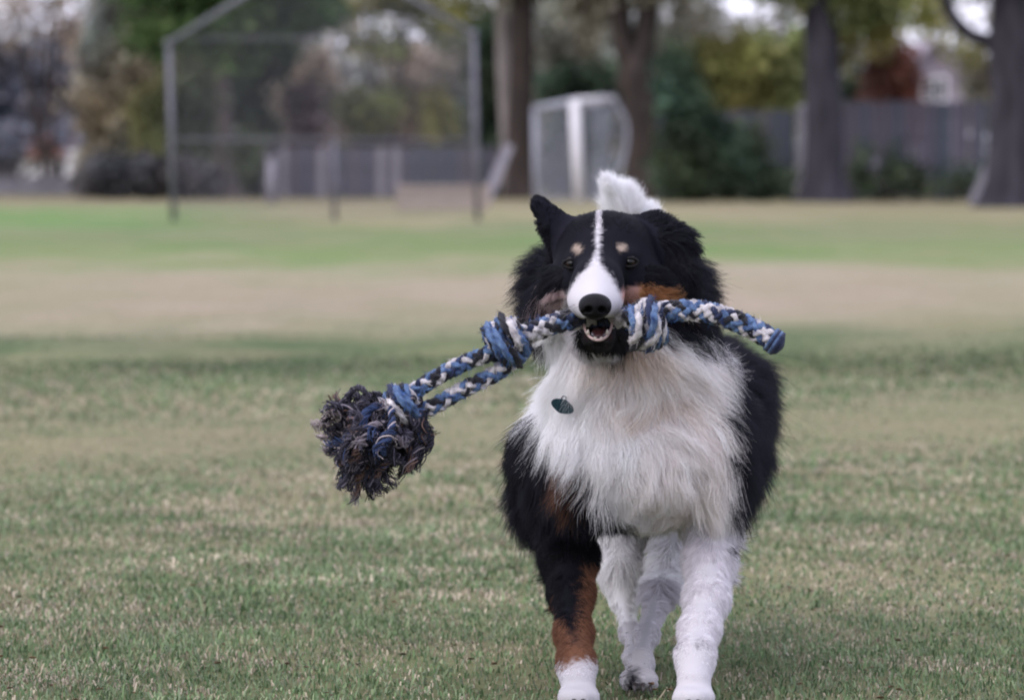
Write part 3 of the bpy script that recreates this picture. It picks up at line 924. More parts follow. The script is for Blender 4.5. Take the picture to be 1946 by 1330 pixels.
class Field:
    def __init__(s, lo, hi, h):
        s.lo, s.h = np.array(lo, float), h
        s.n = np.ceil((np.array(hi) - lo) / h).astype(int) + 1
        s.F = np.full(s.n, 0.5, np.float32)
        s.prims = []

    def _sub(s, a, b):
        i0 = np.clip(np.floor((a - s.lo) / s.h).astype(int), 0, s.n - 1)
        i1 = np.clip(np.ceil((b - s.lo) / s.h).astype(int) + 1, 1, s.n)
        sl = tuple(slice(i0[k], i1[k]) for k in range(3))
        g = np.meshgrid(*[s.lo[k] + s.h * np.arange(i0[k], i1[k]) for k in range(3)], indexing='ij')
        return sl, np.stack(g, -1)

    def put(s, fn, a, b, k, part=None, cut=False):
        m = k * 1.5 + 0.02
        sl, X = s._sub(np.minimum(a, b) - m, np.maximum(a, b) + m)
        d = fn(X).astype(np.float32)
        A = s.F[sl]
        if cut:
            hh = np.maximum(k - np.abs(A + d), 0) / k
            s.F[sl] = np.maximum(A, -d) + hh * hh * k * 0.25
        else:
            hh = np.maximum(k - np.abs(A - d), 0) / k
            s.F[sl] = np.minimum(A, d) - hh * hh * k * 0.25
            if part: s.prims.append((part, fn))

    def cone(s, A, ra, B, rb, k, part, cut=False):
        A, B = np.array(A), np.array(B)
        ab = B - A; L2 = ab @ ab + 1e-12

        def fn(X):
            t = np.clip(((X - A) @ ab) / L2, 0, 1)
            return np.linalg.norm(X - A - t[..., None] * ab, axis=-1) - (ra + (rb - ra) * t)
        r = max(ra, rb)
        s.put(fn, np.minimum(A, B) - r, np.maximum(A, B) + r, k, part, cut)

    def ell(s, C, R, k, part, cut=False, rot=0.0):
        C, R = np.array(C), np.array(R)
        c_, s_ = math.cos(rot), math.sin(rot)

        def fn(X):
            q = X - C
            if rot:
                q = np.stack((q[..., 0] * c_ + q[..., 2] * s_, q[..., 1], -q[..., 0] * s_ + q[..., 2] * c_), -1)
            q = q / R
            k0 = np.linalg.norm(q, axis=-1); k1 = np.linalg.norm(q / R, axis=-1) + 1e-9
            return k0 * (k0 - 1) / k1
        m = np.max(R) if rot else R
        s.put(fn, C - m, C + m, k, part, cut)

    def chain(s, pts, part, k=0.02):
        """pts of (px, py, dy, r_px)"""
        for a, b in zip(pts[:-1], pts[1:]):
            s.cone(P(*a[:3]), pxlen(a[3], DOG_Y + a[2]), P(*b[:3]), pxlen(b[3], DOG_Y + b[2]), k, part)

    def eg(s, px, py, dy, rx, rd, rz, part, k=0.02, cut=False, rot=0.0):
        Y = DOG_Y + dy
        s.ell(P(px, py, dy), (pxlen(rx, Y), rd, pxlen(rz, Y)), k, part, cut, rot)

    def sample(s, p):
        q = (p - s.lo) / s.h
        i = np.clip(np.floor(q).astype(int), 0, s.n - 2); f = q - i
        out = 0
        for dx in (0, 1):
            for dy in (0, 1):
                for dz in (0, 1):
                    w = (f[:, 0] if dx else 1 - f[:, 0]) * (f[:, 1] if dy else 1 - f[:, 1]) * (f[:, 2] if dz else 1 - f[:, 2])
                    out = out + w * s.F[i[:, 0] + dx, i[:, 1] + dy, i[:, 2] + dz]
        return out

    def grad(s, p):
        e = s.h
        g = np.stack([s.sample(p + np.eye(3)[k] * e) - s.sample(p - np.eye(3)[k] * e) for k in range(3)], 1)
        return g / (np.linalg.norm(g, axis=1)[:, None] + 1e-9)

    def front(s, px, py, y0=-0.25, y1=0.6):
        """distance offset of the first surface seen at a photo pixel"""
        ys = np.arange(y0, y1, 0.001)
        pts = np.array([P(px, py, y) for y in ys])
        v = s.sample(pts)
        k = np.argmax(v < 0)
        return ys[k] if v[k] < 0 else None

    def mesh(s):
        F = s.F
        ins = F < 0
        n = s.n
        cn = n - 1
        acc = np.zeros((*cn, 3), np.float32); cnt = np.zeros(cn, np.float32)
        for ax in range(3):
            o = [k for k in range(3) if k != ax]
            sl0 = [slice(None)] * 3; sl1 = [slice(None)] * 3
            sl0[ax] = slice(0, -1); sl1[ax] = slice(1, None)
            a, b = F[tuple(sl0)], F[tuple(sl1)]
            cross = (a < 0) != (b < 0)
            t = np.where(cross, a / np.where(cross, a - b, 1), 0)
            for d0 in (0, 1):
                for d1 in (0, 1):
                    sl = [slice(None)] * 3
                    sl[o[0]] = slice(d0, cn[o[0]] + d0); sl[o[1]] = slice(d1, cn[o[1]] + d1)
                    c = cross[tuple(sl)]
                    cnt += c
                    acc[..., ax] += np.where(c, t[tuple(sl)], 0)
                    acc[..., o[0]] += c * d0
                    acc[..., o[1]] += c * d1
        used = cnt > 0
        idx = -np.ones(cn, int)
        idx[used] = np.arange(used.sum())
        g = np.stack(np.nonzero(used), 1)
        V = s.lo + s.h * (g + acc[used] / cnt[used][:, None])
        Q = []
        for ax in range(3):
            o = [(ax + 1) % 3, (ax + 2) % 3]
            sl0 = [slice(1, -1)] * 3; sl1 = [slice(1, -1)] * 3
            sl0[ax] = slice(0, -1); sl1[ax] = slice(1, None)
            a, b = ins[tuple(sl0)], ins[tuple(sl1)]
            e = np.stack(np.nonzero(a != b), 1)
            off = np.array([1, 1, 1]); off[ax] = 0
            e2 = e + off
            flip = b[tuple(e.T)]

            def at(u, v):
                q = e2.copy(); q[:, o[0]] += u; q[:, o[1]] += v
                return idx[tuple(q.T)]
            q = np.stack((at(-1, -1), at(0, -1), at(0, 0), at(-1, 0)), 1)
            q[flip] = q[flip][:, ::-1]
            Q.append(q)
        return V, np.concatenate(Q)


def build_body():
    f = Field((-0.13, 5.75, -0.02), (0.46, 7.32, 0.80), 0.0045)
    # trunk
    f.chain([(1215, 838, 0.30, 150), (1250, 796, 0.58, 130), (1264, 785, 0.86, 116), (1262, 778, 0.98, 90)], 'torso', 0.05)
    f.eg(1228, 882, 0.22, 146, 0.13, 112, 'torso', 0.05)
    f.eg(1108, 858, 0.28, 68, 0.14, 112, 'torso', 0.05)
    f.eg(1336, 850, 0.28, 76, 0.14, 120, 'torso', 0.05)
    f.eg(1052, 930, 0.32, 48, 0.10, 60, 'torso', 0.04)
    f.eg(1348, 752, 0.52, 82, 0.15, 88, 'torso', 0.05)
    f.chain([(1180, 590, 0.24, 106), (1205, 690, 0.22, 124), (1220, 800, 0.22, 140)], 'neck', 0.05)
    f.eg(1074, 560, 0.22, 46, 0.07, 66, 'neck', 0.04)
    f.eg(1262, 560, 0.22, 46, 0.07, 58, 'neck', 0.04)
    # head
    f.eg(1152, 494, 0.135, 92, 0.080, 78, 'head', 0.02)
    f.eg(1150, 458, 0.135, 74, 0.070, 48, 'head', 0.03)
    f.eg(1090, 545, 0.105, 50, 0.050, 46, 'head', 0.03)
    f.eg(1214, 545, 0.105, 54, 0.052, 48, 'head', 0.03)
    f.chain([(1139, 500, 0.060, 46), (1135, 545, -0.005, 44), (1131, 580, -0.062, 32)], 'muzzle', 0.022)
    f.eg(1103, 578, -0.018, 22, 0.040, 27, 'muzzle', 0.016, rot=0.45)       # hanging lips
    f.eg(1157, 578, -0.018, 22, 0.040, 27, 'muzzle', 0.016, rot=-0.45)
    f.eg(1108, 487, 0.066, 24, 0.022, 13, 'head', 0.014)          # brow ridges
    f.eg(1186, 485, 0.066, 24, 0.022, 13, 'head', 0.014)
    # lower jaw and the open mouth
    f.chain([(1140, 632, 0.10, 48), (1137, 638, 0.03, 28), (1137, 640, -0.024, 17)], 'jaw', 0.016)
    f.cone(P(1137, 618, -0.12), pxlen(21, 5.9), P(1138, 620, 0.05), pxlen(17, 6), 0.006, None, True)
    f.eg(1137, 628, -0.045, 22, 0.05, 15, None, 0.006, True)
    # ears
    for a, b in (((1062, 472, 0.14, 18), (1022, 388, 0.125, 8)), ((1075, 452, 0.14, 18), (1023, 382, 0.125, 7)), ((1095, 434, 0.14, 15), (1030, 385, 0.128, 6)), ((1046, 436, 0.14, 10), (1021, 392, 0.125, 7))):
        f.chain([a, b], 'ear', 0.012)
    f.chain([(1205, 445, 0.15, 26), (1240, 432, 0.15, 22), (1272, 452, 0.14, 20), (1298, 500, 0.13, 17)], 'ear', 0.018)
    f.chain([(1225, 460, 0.16, 24), (1262, 478, 0.15, 22), (1290, 520, 0.14, 14)], 'ear', 0.018)
    # fore legs
    f.chain([(1058, 870, 0.27, 76), (1074, 985, 0.25, 54), (1082, 1060, 0.20, 42), (1086, 1130, 0.15, 32), (1090, 1205, 0.06, 28), (1096, 1266, -0.01, 30), (1099, 1300, -0.05, 34)], 'leg_black', 0.025)
    f.chain([(1358, 880, 0.26, 68), (1349, 985, 0.22, 46), (1350, 1070, 0.15, 36), (1344, 1140, 0.08, 33), (1330, 1200, 0.02, 30), (1322, 1252, -0.04, 30), (1320, 1300, -0.075, 33)], 'leg_white', 0.025)
    # hind legs reaching forward under the belly
    f.chain([(1320, 860, 0.86, 104), (1300, 985, 0.66, 58), (1274, 1075, 0.58, 30), (1256, 1130, 0.50, 21), (1229, 1210, 0.34, 16), (1218, 1262, 0.19, 18), (1215, 1286, 0.15, 25)], 'hind', 0.03)
    f.chain([(1150, 860, 0.88, 104), (1168, 985, 0.70, 66), (1180, 1085, 0.62, 30), (1186, 1140, 0.60, 17), (1199, 1205, 0.50, 12), (1206, 1240, 0.42, 15)], 'hind', 0.03)
    # paws: toes side by side
    for (cx, cy, dy, w, r, part) in ((1100, 1326, -0.085, 46, 18, 'leg_black'), (1319, 1326, -0.105, 46, 18, 'leg_white'), (1215, 1294, 0.115, 42, 16, 'hind'), (1207, 1250, 0.39, 28, 11, 'hind')):
        for i, u in enumerate((-1, -0.36, 0.36, 1)):
            fwd = 0.022 if abs(u) < 0.5 else 0.010
            f.chain([(cx + u * w * 0.46, cy - 6, dy + 0.02, r * 0.95), (cx + u * w * 0.52, cy + 4, dy - fwd, r)], part, 0.006)
    # tail
    f.chain([(1220, 770, 1.02, 40), (1238, 640, 1.10, 30), (1232, 520, 1.12, 26), (1216, 440, 1.10, 24), (1186, 392, 1.06, 17), (1153, 348, 1.02, 6)], 'tail', 0.02)
    return f


FLD = build_body()
PARTS = []
for nm, _ in FLD.prims:
    if nm not in PARTS: PARTS.append(nm)


def part_of(p):
    best = np.full(len(p), 9.0); who = np.zeros(len(p), int)
    for nm, fn in FLD.prims:
        d = fn(p)
        m = d < best
        best[m] = d[m]; who[m] = PARTS.index(nm)
    return who


def poly_in(x, y, poly):
    poly = np.array(poly, float)
    ins = np.zeros(len(x), bool)
    j = len(poly) - 1
    for i in range(len(poly)):
        xi, yi = poly[i]; xj, yj = poly[j]
        c = ((yi > y) != (yj > y)) & (x < (xj - xi) * (y - yi) / (yj - yi + 1e-9) + xi)
        ins ^= c
        j = i
    return ins


BLACK = np.array((0.0065, 0.0065, 0.0100))
WHITE = np.array((0.675, 0.648, 0.672))
PALE = np.array((0.96, 0.94, 0.95))          # white of the long hair, colour raised against its self-shadowing
CREAM = np.array((0.80, 0.72, 0.64))
TAN = np.array((0.34, 0.170, 0.080))
RUST = np.array((0.225, 0.105, 0.060))
PINKT = np.array((0.42, 0.28, 0.26))
CHEST = [(1028, 705), (985, 712), (985, 750), (1005, 800), (1037, 850), (1084, 892), (1128, 945), (1172, 978), (1200, 1002), (1230, 1200), (1480, 1200), (1395, 1010), (1390, 920), (1384, 830), (1374, 740), (1370, 640),
         (1345, 640), (1330, 655), (1290, 650), (1255, 640), (1225, 612), (1060, 612), (1030, 640)]


def coat(p, who, root=None, soft=0):
    """the coat's colours; p = where the hair shows, root = where it grows"""
    if root is None: root = p
    x, y = to_px(p)
    n = len(p)
    if soft:                                            # hairs of both colours mingle along a border
        rj = rng
        sj = np.where(np.isin(who, [PARTS.index(q) for q in ('torso', 'neck')]), 8.0, np.where(np.isin(who, [PARTS.index(q) for q in ('leg_black', 'leg_white', 'hind')]), 6.5, 1.9)) * soft
        x = x + rj.normal(size=n) * sj; y = y + rj.normal(size=n) * sj
    c = np.tile(BLACK, (n, 1))
    wob = snoise(p, 260, 41, 2) * 5
    xw, yw = x + wob, y + snoise(p, 240, 42, 2) * 5
    is_ = lambda *nm: np.isin(who, [PARTS.index(q) for q in nm])
    body = is_('torso', 'neck')
    c[body] = BLACK * 2.8  # lighter black paints the sheen of the long hair
    front = root[:, 1] < DOG_Y + 0.42
    ch = body & poly_in(x + snoise(p, 120, 43, 2) * 12, y + snoise(p, 130, 44, 2) * 12, CHEST) & front
    c[ch] = WHITE
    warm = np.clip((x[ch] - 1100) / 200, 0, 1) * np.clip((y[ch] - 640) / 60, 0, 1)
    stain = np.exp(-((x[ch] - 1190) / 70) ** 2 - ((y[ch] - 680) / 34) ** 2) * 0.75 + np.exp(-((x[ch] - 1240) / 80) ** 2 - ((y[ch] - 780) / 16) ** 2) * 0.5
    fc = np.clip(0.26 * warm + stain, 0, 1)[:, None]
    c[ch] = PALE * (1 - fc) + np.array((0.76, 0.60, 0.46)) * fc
    tanp = body & front & poly_in(xw, yw, [(1048, 868), (1078, 890), (1108, 950), (1090, 962), (1064, 920)])
    c[tanp] = RUST * 0.8
    under = is_('torso') & (root[:, 2] < P(0, 985, 0.3)[2]) & (x > 1196) & (x < 1400)
    c[under] = PALE * 0.9
    # head
    hd = is_('head', 'muzzle', 'ear')
    c[hd] = BLACK * 1.5  # head black lifted in colour to show a sheen
    c[is_('ear')] = BLACK * 2.6  # ear tone raised further to paint a grey sheen
    cxl = np.interp(y, [420, 470, 500, 530, 565, 640], [1137.5, 1135.5, 1131, 1130, 1128, 1128]) + wob * 0.2
    half = np.interp(y, [404, 425, 470, 486, 499, 512, 524, 543, 563, 590, 640], [6, 5.5, 3.5, 4, 8, 20, 31, 43, 52, 60, 62])
    bl = hd & ~is_('ear') & (np.abs(x - cxl) < half) & (root[:, 1] < DOG_Y + 0.16)
    c[bl] = WHITE
    mz = is_('muzzle') & (yw > 560)
    c[mz] = WHITE
    for ex, ey, rx, ry in ((1097, 473, 8.8, 8.2), (1181, 470, 9.4, 7.8)):
        k = hd & ((((x - ex) / rx) ** 2 + ((y - ey) / ry) ** 2) < 1) & (root[:, 1] < DOG_Y + 0.14)
        c[k] = np.array((0.40, 0.315, 0.255))
    chk = is_('head', 'muzzle', 'neck') & ~bl & ((((xw - 1238) / 62) ** 2 + ((yw - 563) / 23) ** 2) < 1) & (x > 1180)
    c[chk] = TAN * 1.25
    k2 = chk & (x < 1212)
    c[k2] = PINKT * np.array((1.30, 1.12, 1.05))
    chl = is_('head', 'muzzle', 'neck') & ~bl & ((((xw - 1057) / 28) ** 2 + ((yw - 576) / 25) ** 2) < 1)
    c[chl] = np.array((0.50, 0.385, 0.385))
    c[chl & (snoise(p, 420, 95, 2) > 0.42)] = BLACK * 3
    wh = is_('head') & ~bl & (y > 588) & (np.abs(x - 1140) < 85)
    c[wh] = np.array((0.5, 0.42, 0.38))
    c[is_('neck', 'jaw') & (y > 625) & (y < 668) & (x > 1158) & (x < 1200)] = BLACK * 1.5  # shaded gap between chin and knot painted into the fur
    jw = is_('jaw') & ~((x > 1158) & (y < 668))
    c[jw] = np.where((y[jw] > 676)[:, None] | (root[jw, 1] > DOG_Y + 0.035)[:, None], WHITE * 0.95, BLACK * 0.8)
    # legs
    lb = is_('leg_black')
    c[lb] = BLACK
    t1 = lb & (((x > 1110 + (yw - 1090) * -0.10) & (y > 1070)) | ((yw > 1175) & ~(poly_in(xw, yw, [(1050, 1150), (1112, 1150), (1104, 1215), (1092, 1232), (1080, 1200)]))) | ((x < 1050) & (yw > 1150)))
    c[t1] = RUST * 0.92
    c[lb & (yw > 1262 - (x - 1095) * 0.18)] = WHITE
    lw = is_('leg_white')
    c[lw] = WHITE * 1.15
    c[lw & (x > 1402 - (970 - y) * 0.05) & (y < 990)] = BLACK
    for sx, sy, rr in ((1288, 1224, 6), (1332, 1226, 7), (1394, 1044, 9), (1400, 1100, 5)):
        c[lw & (((x - sx) ** 2 + (y - sy) ** 2) < rr * rr)] = np.array((0.11, 0.10, 0.11))
    hn = is_('hind')
    c[hn] = PALE * 0.93
    c[hn & (root[:, 1] < DOG_Y + 0.5)] = WHITE
    c[hn & (root[:, 2] > P(0, 1000, 0.6)[2])] = BLACK
    c[hn & ((((x - 1203) / 15) ** 2 + ((y - 1296) / 26) ** 2) < 1) & (root[:, 1] < DOG_Y + 0.3)] = BLACK * 1.5
    tl = is_('tail')
    c[tl] = PALE
    c[tl & (y > 600)] = BLACK
    return c


V, Q = FLD.mesh()
for _ in range(2):                                     # light relaxing of the grown surface
    nb = np.zeros_like(V); ct = np.zeros(len(V))
    for a, b in ((0, 1), (1, 2), (2, 3), (3, 0)):
        np.add.at(nb, Q[:, a], V[Q[:, b]]); np.add.at(nb, Q[:, b], V[Q[:, a]])
        np.add.at(ct, Q[:, a], 1); np.add.at(ct, Q[:, b], 1)
    V = 0.6 * V + 0.4 * nb / ct[:, None]
DOG_ORG = np.array((P(1215, HOR, 0.3)[0], DOG_Y + 0.3, 0.0))
me = np_mesh('dog', V - DOG_ORG, Q, 4)
me.polygons.foreach_set('use_smooth', [True] * len(Q))
vwho = part_of(V)
vcol = np.mean([coat(V + rng.normal(size=V.shape) * 0.0014, vwho, V, 1.0) for _ in range(8)], 0)
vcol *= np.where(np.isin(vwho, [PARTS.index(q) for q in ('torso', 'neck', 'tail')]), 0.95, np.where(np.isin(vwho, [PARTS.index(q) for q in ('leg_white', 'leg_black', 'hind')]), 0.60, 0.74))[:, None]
vx, vy = to_px(V)
mouth = np.isin(vwho, [PARTS.index('muzzle'), PARTS.index('jaw')]) & (np.abs(vx - 1137) < 26) & (vy > 604) & (vy < 646) & (V[:, 1] > DOG_Y - 0.085)
lip = (~mouth) & np.isin(vwho, [PARTS.index('muzzle'), PARTS.index('jaw')]) & (np.abs(vx - 1137) < 40) & (vy > 612) & (vy < 668)
vcol[lip & (vwho == PARTS.index('jaw'))] = (0.012, 0.010, 0.012)
vcol[mouth] = (0.022, 0.007, 0.008)
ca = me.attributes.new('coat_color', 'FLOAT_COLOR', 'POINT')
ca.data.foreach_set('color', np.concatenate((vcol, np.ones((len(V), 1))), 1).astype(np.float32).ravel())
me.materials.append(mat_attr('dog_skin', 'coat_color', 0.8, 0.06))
dog = link_mesh('dog', me)
dog.location = DOG_ORG
tag(dog, 'long haired black, white and tan dog running forward with a rope in its jaws', 'dog')


# ------------------------------------------------------------------ fur
def grow_fur(total, seed=5):
    r = np.random.default_rng(seed)
    tri = np.concatenate((Q[:, [0, 1, 2]], Q[:, [0, 2, 3]]))
    A, B, C = V[tri[:, 0]], V[tri[:, 1]], V[tri[:, 2]]
    cen = (A + B + C) / 3
    area = np.linalg.norm(np.cross(B - A, C - A), axis=1) / 2
    who_t = part_of(cen)
    cx, cy = to_px(cen)
    ip = lambda *nm: np.isin(who_t, [PARTS.index(q) for q in nm])
    dens = np.where(cen[:, 1] < DOG_Y + 0.36, 1.7, 1.0)
    dens[ip('head')] = 2.6
    dens[ip('muzzle', 'jaw')] = 4.0
    dens[ip('ear')] = 2.4
    dens[ip('leg_black', 'leg_white')] = 3.0
    dens[ip('hind')] = 2.2
    dens[ip('tail')] = 1.6
    dens[cen[:, 1] > DOG_Y + 0.55] *= 0.4
    dens[ip('tail')] *= 2.4
    # nothing grows inside the mouth
    inside = ip('muzzle', 'jaw') & (np.abs(cx - 1137) < 25) & (cy > 603) & (cy < 648)
    lipz = ip('jaw') & (cy < 668) & (cen[:, 1] < DOG_Y + 0.02)
    dens[inside] = 0
    dens[lipz] *= np.where(cy[lipz] > 648, 1.0, 0.15)
    w = area * dens
    k = r.choice(len(tri), total, p=w / w.sum())
    u, v = r.random(total), r.random(total)
    fl = u + v > 1
    u[fl], v[fl] = 1 - u[fl], 1 - v[fl]
    root = A[k] + (B - A)[k] * u[:, None] + (C - A)[k] * v[:, None]
    nrm = FLD.grad(root)
    who = part_of(root)
    is_ = lambda *nm: np.isin(who, [PARTS.index(q) for q in nm])
    x, y = to_px(root)
    dy = root[:, 1] - DOG_Y
    U = DOG_Y / FPX
    n = total
    flow = np.zeros((n, 3)); L = np.full(n, 60.0); lift = np.full(n, 0.45); clump = np.full(n, 0.7); grav = np.full(n, 0.25); curl = np.full(n, 0.0); wid = np.full(n, 1.0)
    sx = (x - 1205) / 200
    # trunk
    m = is_('torso')
    flow[m] = np.stack((0.36 * sx[m], np.where(nrm[m, 1] < -0.3, -0.10, 0.55), -0.9 * np.ones(m.sum())), 1)
    L[m] = np.interp(y[m], [700, 860, 940, 1040], [70, 60, 44, 36]); lift[m] = 0.30; curl[m] = 5.0; clump[m] = 0.5; wid[m] = 0.62
    bb = m & (dy > 0.36)
    L[bb] = 84
    fl2 = m & (np.abs(nrm[:, 0]) > 0.5)
    L[fl2] = 88; lift[fl2] = 0.5
    low = m & (nrm[:, 2] < -0.5)
    L[low] = np.where(snoise(root[low], 90, 91, 2) > 0, 50, 30)
    # neck ruff and mane
    m = is_('neck')
    s2 = (x - 1175) / 110
    flow[m] = np.stack((0.5 * s2[m], 0.15 * np.ones(m.sum()), -0.85 * np.ones(m.sum())), 1)
    L[m] = np.interp(y[m], [500, 560, 640, 720], [64, 76, 84, 80]); lift[m] = 0.34; curl[m] = 7; clump[m] = 0.5; wid[m] = 0.62
    mane = m & (y < 625) & (np.abs(x - 1165) > 60)
    flow[mane] = np.stack((1.0 * np.sign(x[mane] - 1165), 0.25 * np.ones(mane.sum()), -0.55 * np.ones(mane.sum())), 1)
    lift[mane] = 0.46; curl[mane] = 9; L[mane] = 76; clump[mane] = 0.85
    # head
    m = is_('head')
    nose = P(1131, 580, -0.07)
    back = root - nose
    back /= np.linalg.norm(back, axis=1)[:, None]
    flow[m] = back[m] + np.array((0, 0.25, 0.0))
    ex = np.minimum(np.hypot(x - 1085, y - 500), np.hypot(x - 1196, y - 498))
    L[m] = np.interp(ex[m], [8, 22, 50, 90], [3, 7, 13, 18]); lift[m] = 0.18; clump[m] = 0.35; grav[m] = 0.02; wid[m] = 0.8
    chk = m & (y > 500) & (np.abs(x - 1145) > 72)
    L[chk] = np.interp(np.abs(x[chk] - 1145), [72, 110, 150], [16, 50, 80])
    flow[chk] = np.stack((np.sign(x[chk] - 1145) * 0.8, 0.5 * np.ones(chk.sum()), -0.6 * np.ones(chk.sum())), 1)
    lift[chk] = 0.4; clump[chk] = 0.65; grav[chk] = 0.2; curl[chk] = 4
    side = m & (dy > 0.14) & (np.abs(x - 1150) > 62) & ~chk
    L[side] = 56; flow[side] = np.stack((np.sign(x[side] - 1150), 0.5 * np.ones(side.sum()), -0.5 * np.ones(side.sum())), 1); lift[side] = 0.5; clump[side] = 0.7; curl[side] = 6; grav[side] = 0.3
    m = is_('muzzle')
    flow[m] = back[m]; L[m] = np.interp(y[m], [520, 560, 620], [9, 7, 6]); lift[m] = 0.16; clump[m] = 0.3; grav[m] = 0.02; wid[m] = 0.75
    m = is_('jaw')
    flow[m] = np.array((0, 0.8, -0.6)); L[m] = np.where(dy[m] > 0.03, 40, 10); lift[m] = 0.25; grav[m] = 0.1; wid[m] = 0.8
    # ears
    m = is_('ear')
    le = m & (x < 1140)
    flow[le] = np.array((-0.55, 0.25, 0.8)); L[le] = np.interp(y[le], [380, 410, 450, 480], [9, 12, 15, 24]); lift[le] = 0.26; clump[le] = 0.5; grav[le] = 0.03
    lo = le & (x < 1052) & (y > 420)
    flow[lo] = np.array((-0.7, 0.3, -0.35)); L[lo] = 17
    re = m & (x >= 1140)
    flow[re] = np.stack((0.75 * np.ones(re.sum()), 0.25 * np.ones(re.sum()), np.interp(x[re], [1200, 1250, 1300], [0.35, -0.1, -0.9])), 1)
    L[re] = np.interp(x[re], [1200, 1240, 1300], [16, 28, 54]); lift[re] = 0.38; curl[re] = 5; grav[re] = 0.35
    # fore legs
    m = is_('leg_black', 'leg_white')
    flow[m] = np.array((0.0, 0.12, -1.0))
    L[m] = np.interp(y[m], [900, 1000, 1100, 1200, 1260, 1300], [56, 30, 18, 14, 11, 6]); lift[m] = 0.16; clump[m] = np.interp(y[m], [1000, 1080], [0.4, 0.06]); grav[m] = 0.1
    rear = m & (nrm[:, 1] > 0.1) & (y < 1235)
    L[rear] = np.interp(y[rear], [950, 1100, 1235], [66, 50, 22])
    flow[rear] = np.stack((np.where(is_('leg_black')[rear], -0.25, 0.35), 0.7 * np.ones(rear.sum()), -0.75 * np.ones(rear.sum())), 1); lift[rear] = 0.5; clump[rear] = 0.75
    sd = m & (np.abs(nrm[:, 0]) > 0.75) & (y > 1000) & (y < 1240)
    L[sd] = np.interp(y[sd], [1000, 1100, 1240], [28, 19, 12]); lift[sd] = 0.34
    m = is_('hind')
    flow[m] = np.array((0.0, 0.3, -1.0)); L[m] = np.interp(y[m], [900, 1050, 1120, 1200, 1290], [60, 46, 20, 10, 8]); lift[m] = 0.2; grav[m] = 0.1
    up = m & (root[:, 2] > P(0, 1110, 0.6)[2])
    L[up] = 34
    # tail plume
    m = is_('tail')
    tdir = np.array((-0.30, -0.02, 0.95))
    flow[m] = tdir + np.stack(((x[m] - np.interp(y[m], [350, 392, 440, 520], [1155, 1180, 1212, 1232])) / 22 * 0.55, 0 * x[m], 0 * x[m]), 1)
    L[m] = np.interp(y[m], [350, 400, 450, 560], [32, 42, 50, 60]); lift[m] = 0.30; clump[m] = 0.35; wid[m] = 0.8; grav[m] = 0.0; curl[m] = 2

    # hair direction: along the skin, lifted off it
    nz = np.stack([snoise(root, 70, 60 + q, 2) for q in range(3)], 1)
    loose = is_('torso', 'neck') | (is_('ear') & (x >= 1140)) | chk | side
    flow += nz * np.where(loose, 0.75, np.where(is_('leg_black', 'leg_white'), 0.08, 0.20))[:, None]
    flow /= np.linalg.norm(flow, axis=1)[:, None] + 1e-9
    tan = flow - nrm * (flow * nrm).sum(1)[:, None]
    tan /= np.linalg.norm(tan, axis=1)[:, None] + 1e-6
    d = tan * np.cos(lift)[:, None] + nrm * np.sin(lift)[:, None]
    d += r.normal(size=(n, 3)) * np.where(L > 30, 0.10, 0.07)[:, None]
    d /= np.linalg.norm(d, axis=1)[:, None]
    L = L * np.clip(r.normal(0.92, 0.17, n), 0.4, 1.4) * (1 + 0.18 * snoise(root, 50, 70, 2))
    fly = (r.random(n) < 0.0025) & (L > 30) & is_('torso')                 # fly-away hairs
    L[fly] *= r.uniform(1.1, 1.5, fly.sum()); clump[fly] = 0; d[fly] += r.normal(size=(fly.sum(), 3)) * 0.3
    Lm = L * U
    K = 7
    t = np.linspace(0, 1, K)
    bend = tan * 0.45 + np.array((0, 0, -1.0)) * grav[:, None]
    pts = root[:, None] - nrm[:, None] * 0.0015 + Lm[:, None, None] * (d[:, None] * t[None, :, None] + bend[:, None] * (0.5 * t ** 2)[None, :, None])
    # waves, shared by the lock
    e1 = np.cross(d, nrm); e1 /= np.linalg.norm(e1, axis=1)[:, None] + 1e-6
    e2 = np.cross(d, e1)
    ph = 3.0 * snoise(root, 45, 81, 1) * np.pi
    fr = 1.2 + 0.5 * snoise(root, 30, 82, 1)
    amp = curl * U
    ang = ph[:, None] + 6.28 * fr[:, None] * t[None]
    pts += e1[:, None] * (amp[:, None] * np.sin(ang) * t[None])[..., None] + e2[:, None] * (amp[:, None] * 0.7 * np.cos(ang) * t[None])[..., None]
    # colour where the hair shows: half way along
    tipc = coat(root + 0.45 * (pts[:, -1] - root), who, root, 1.0)
    # clumping into locks
    gi = r.choice(n, n // 26, replace=False)
    kd = kdtree.KDTree(len(gi))
    for q, g in enumerate(gi): kd.insert(root[g], q)
    kd.balance()
    near = np.array([kd.find(p)[1] for p in root])
    g = gi[near]
    ok = (who[g] == who) & (np.abs(L[g] - L) < 0.6 * np.maximum(L, 8)) & (np.abs(tipc[g].mean(1) - tipc.mean(1)) < 0.25)
    cs = (clump * r.uniform(0.6, 1.0, n) * ok)[:, None, None]
    wgt = cs * (t ** 1.3)[None, :, None] * 0.85
    rel = pts[g] - root[g][:, None] + root[g][:, None]
    pts = pts * (1 - wgt) + rel * wgt
    # small frizz
    pts[:, 1:] += r.normal(size=(n, K - 1, 3)) * (Lm * 0.012)[:, None, None]
    # keep hairs off the ground
    pts[..., 2] = np.maximum(pts[..., 2], 0.002)
    lockj = 1 + 0.08 * r.normal(size=len(gi))[near] + np.where(tipc[:, 0] > 2.0 * tipc[:, 2], 0.22, np.where(L < 22, 0.12, 0.07)) * r.normal(size=n)
    col = np.clip(tipc * np.clip(lockj, 0.6, 1.35)[:, None], 0.004, 0.92)
    base_r = 0.00040 * wid * np.where(L < 20, 0.85, 1.0)
    rad = base_r[:, None] * np.interp(t, [0, 0.55, 1], [1.0, 0.8, 0.18])[None]
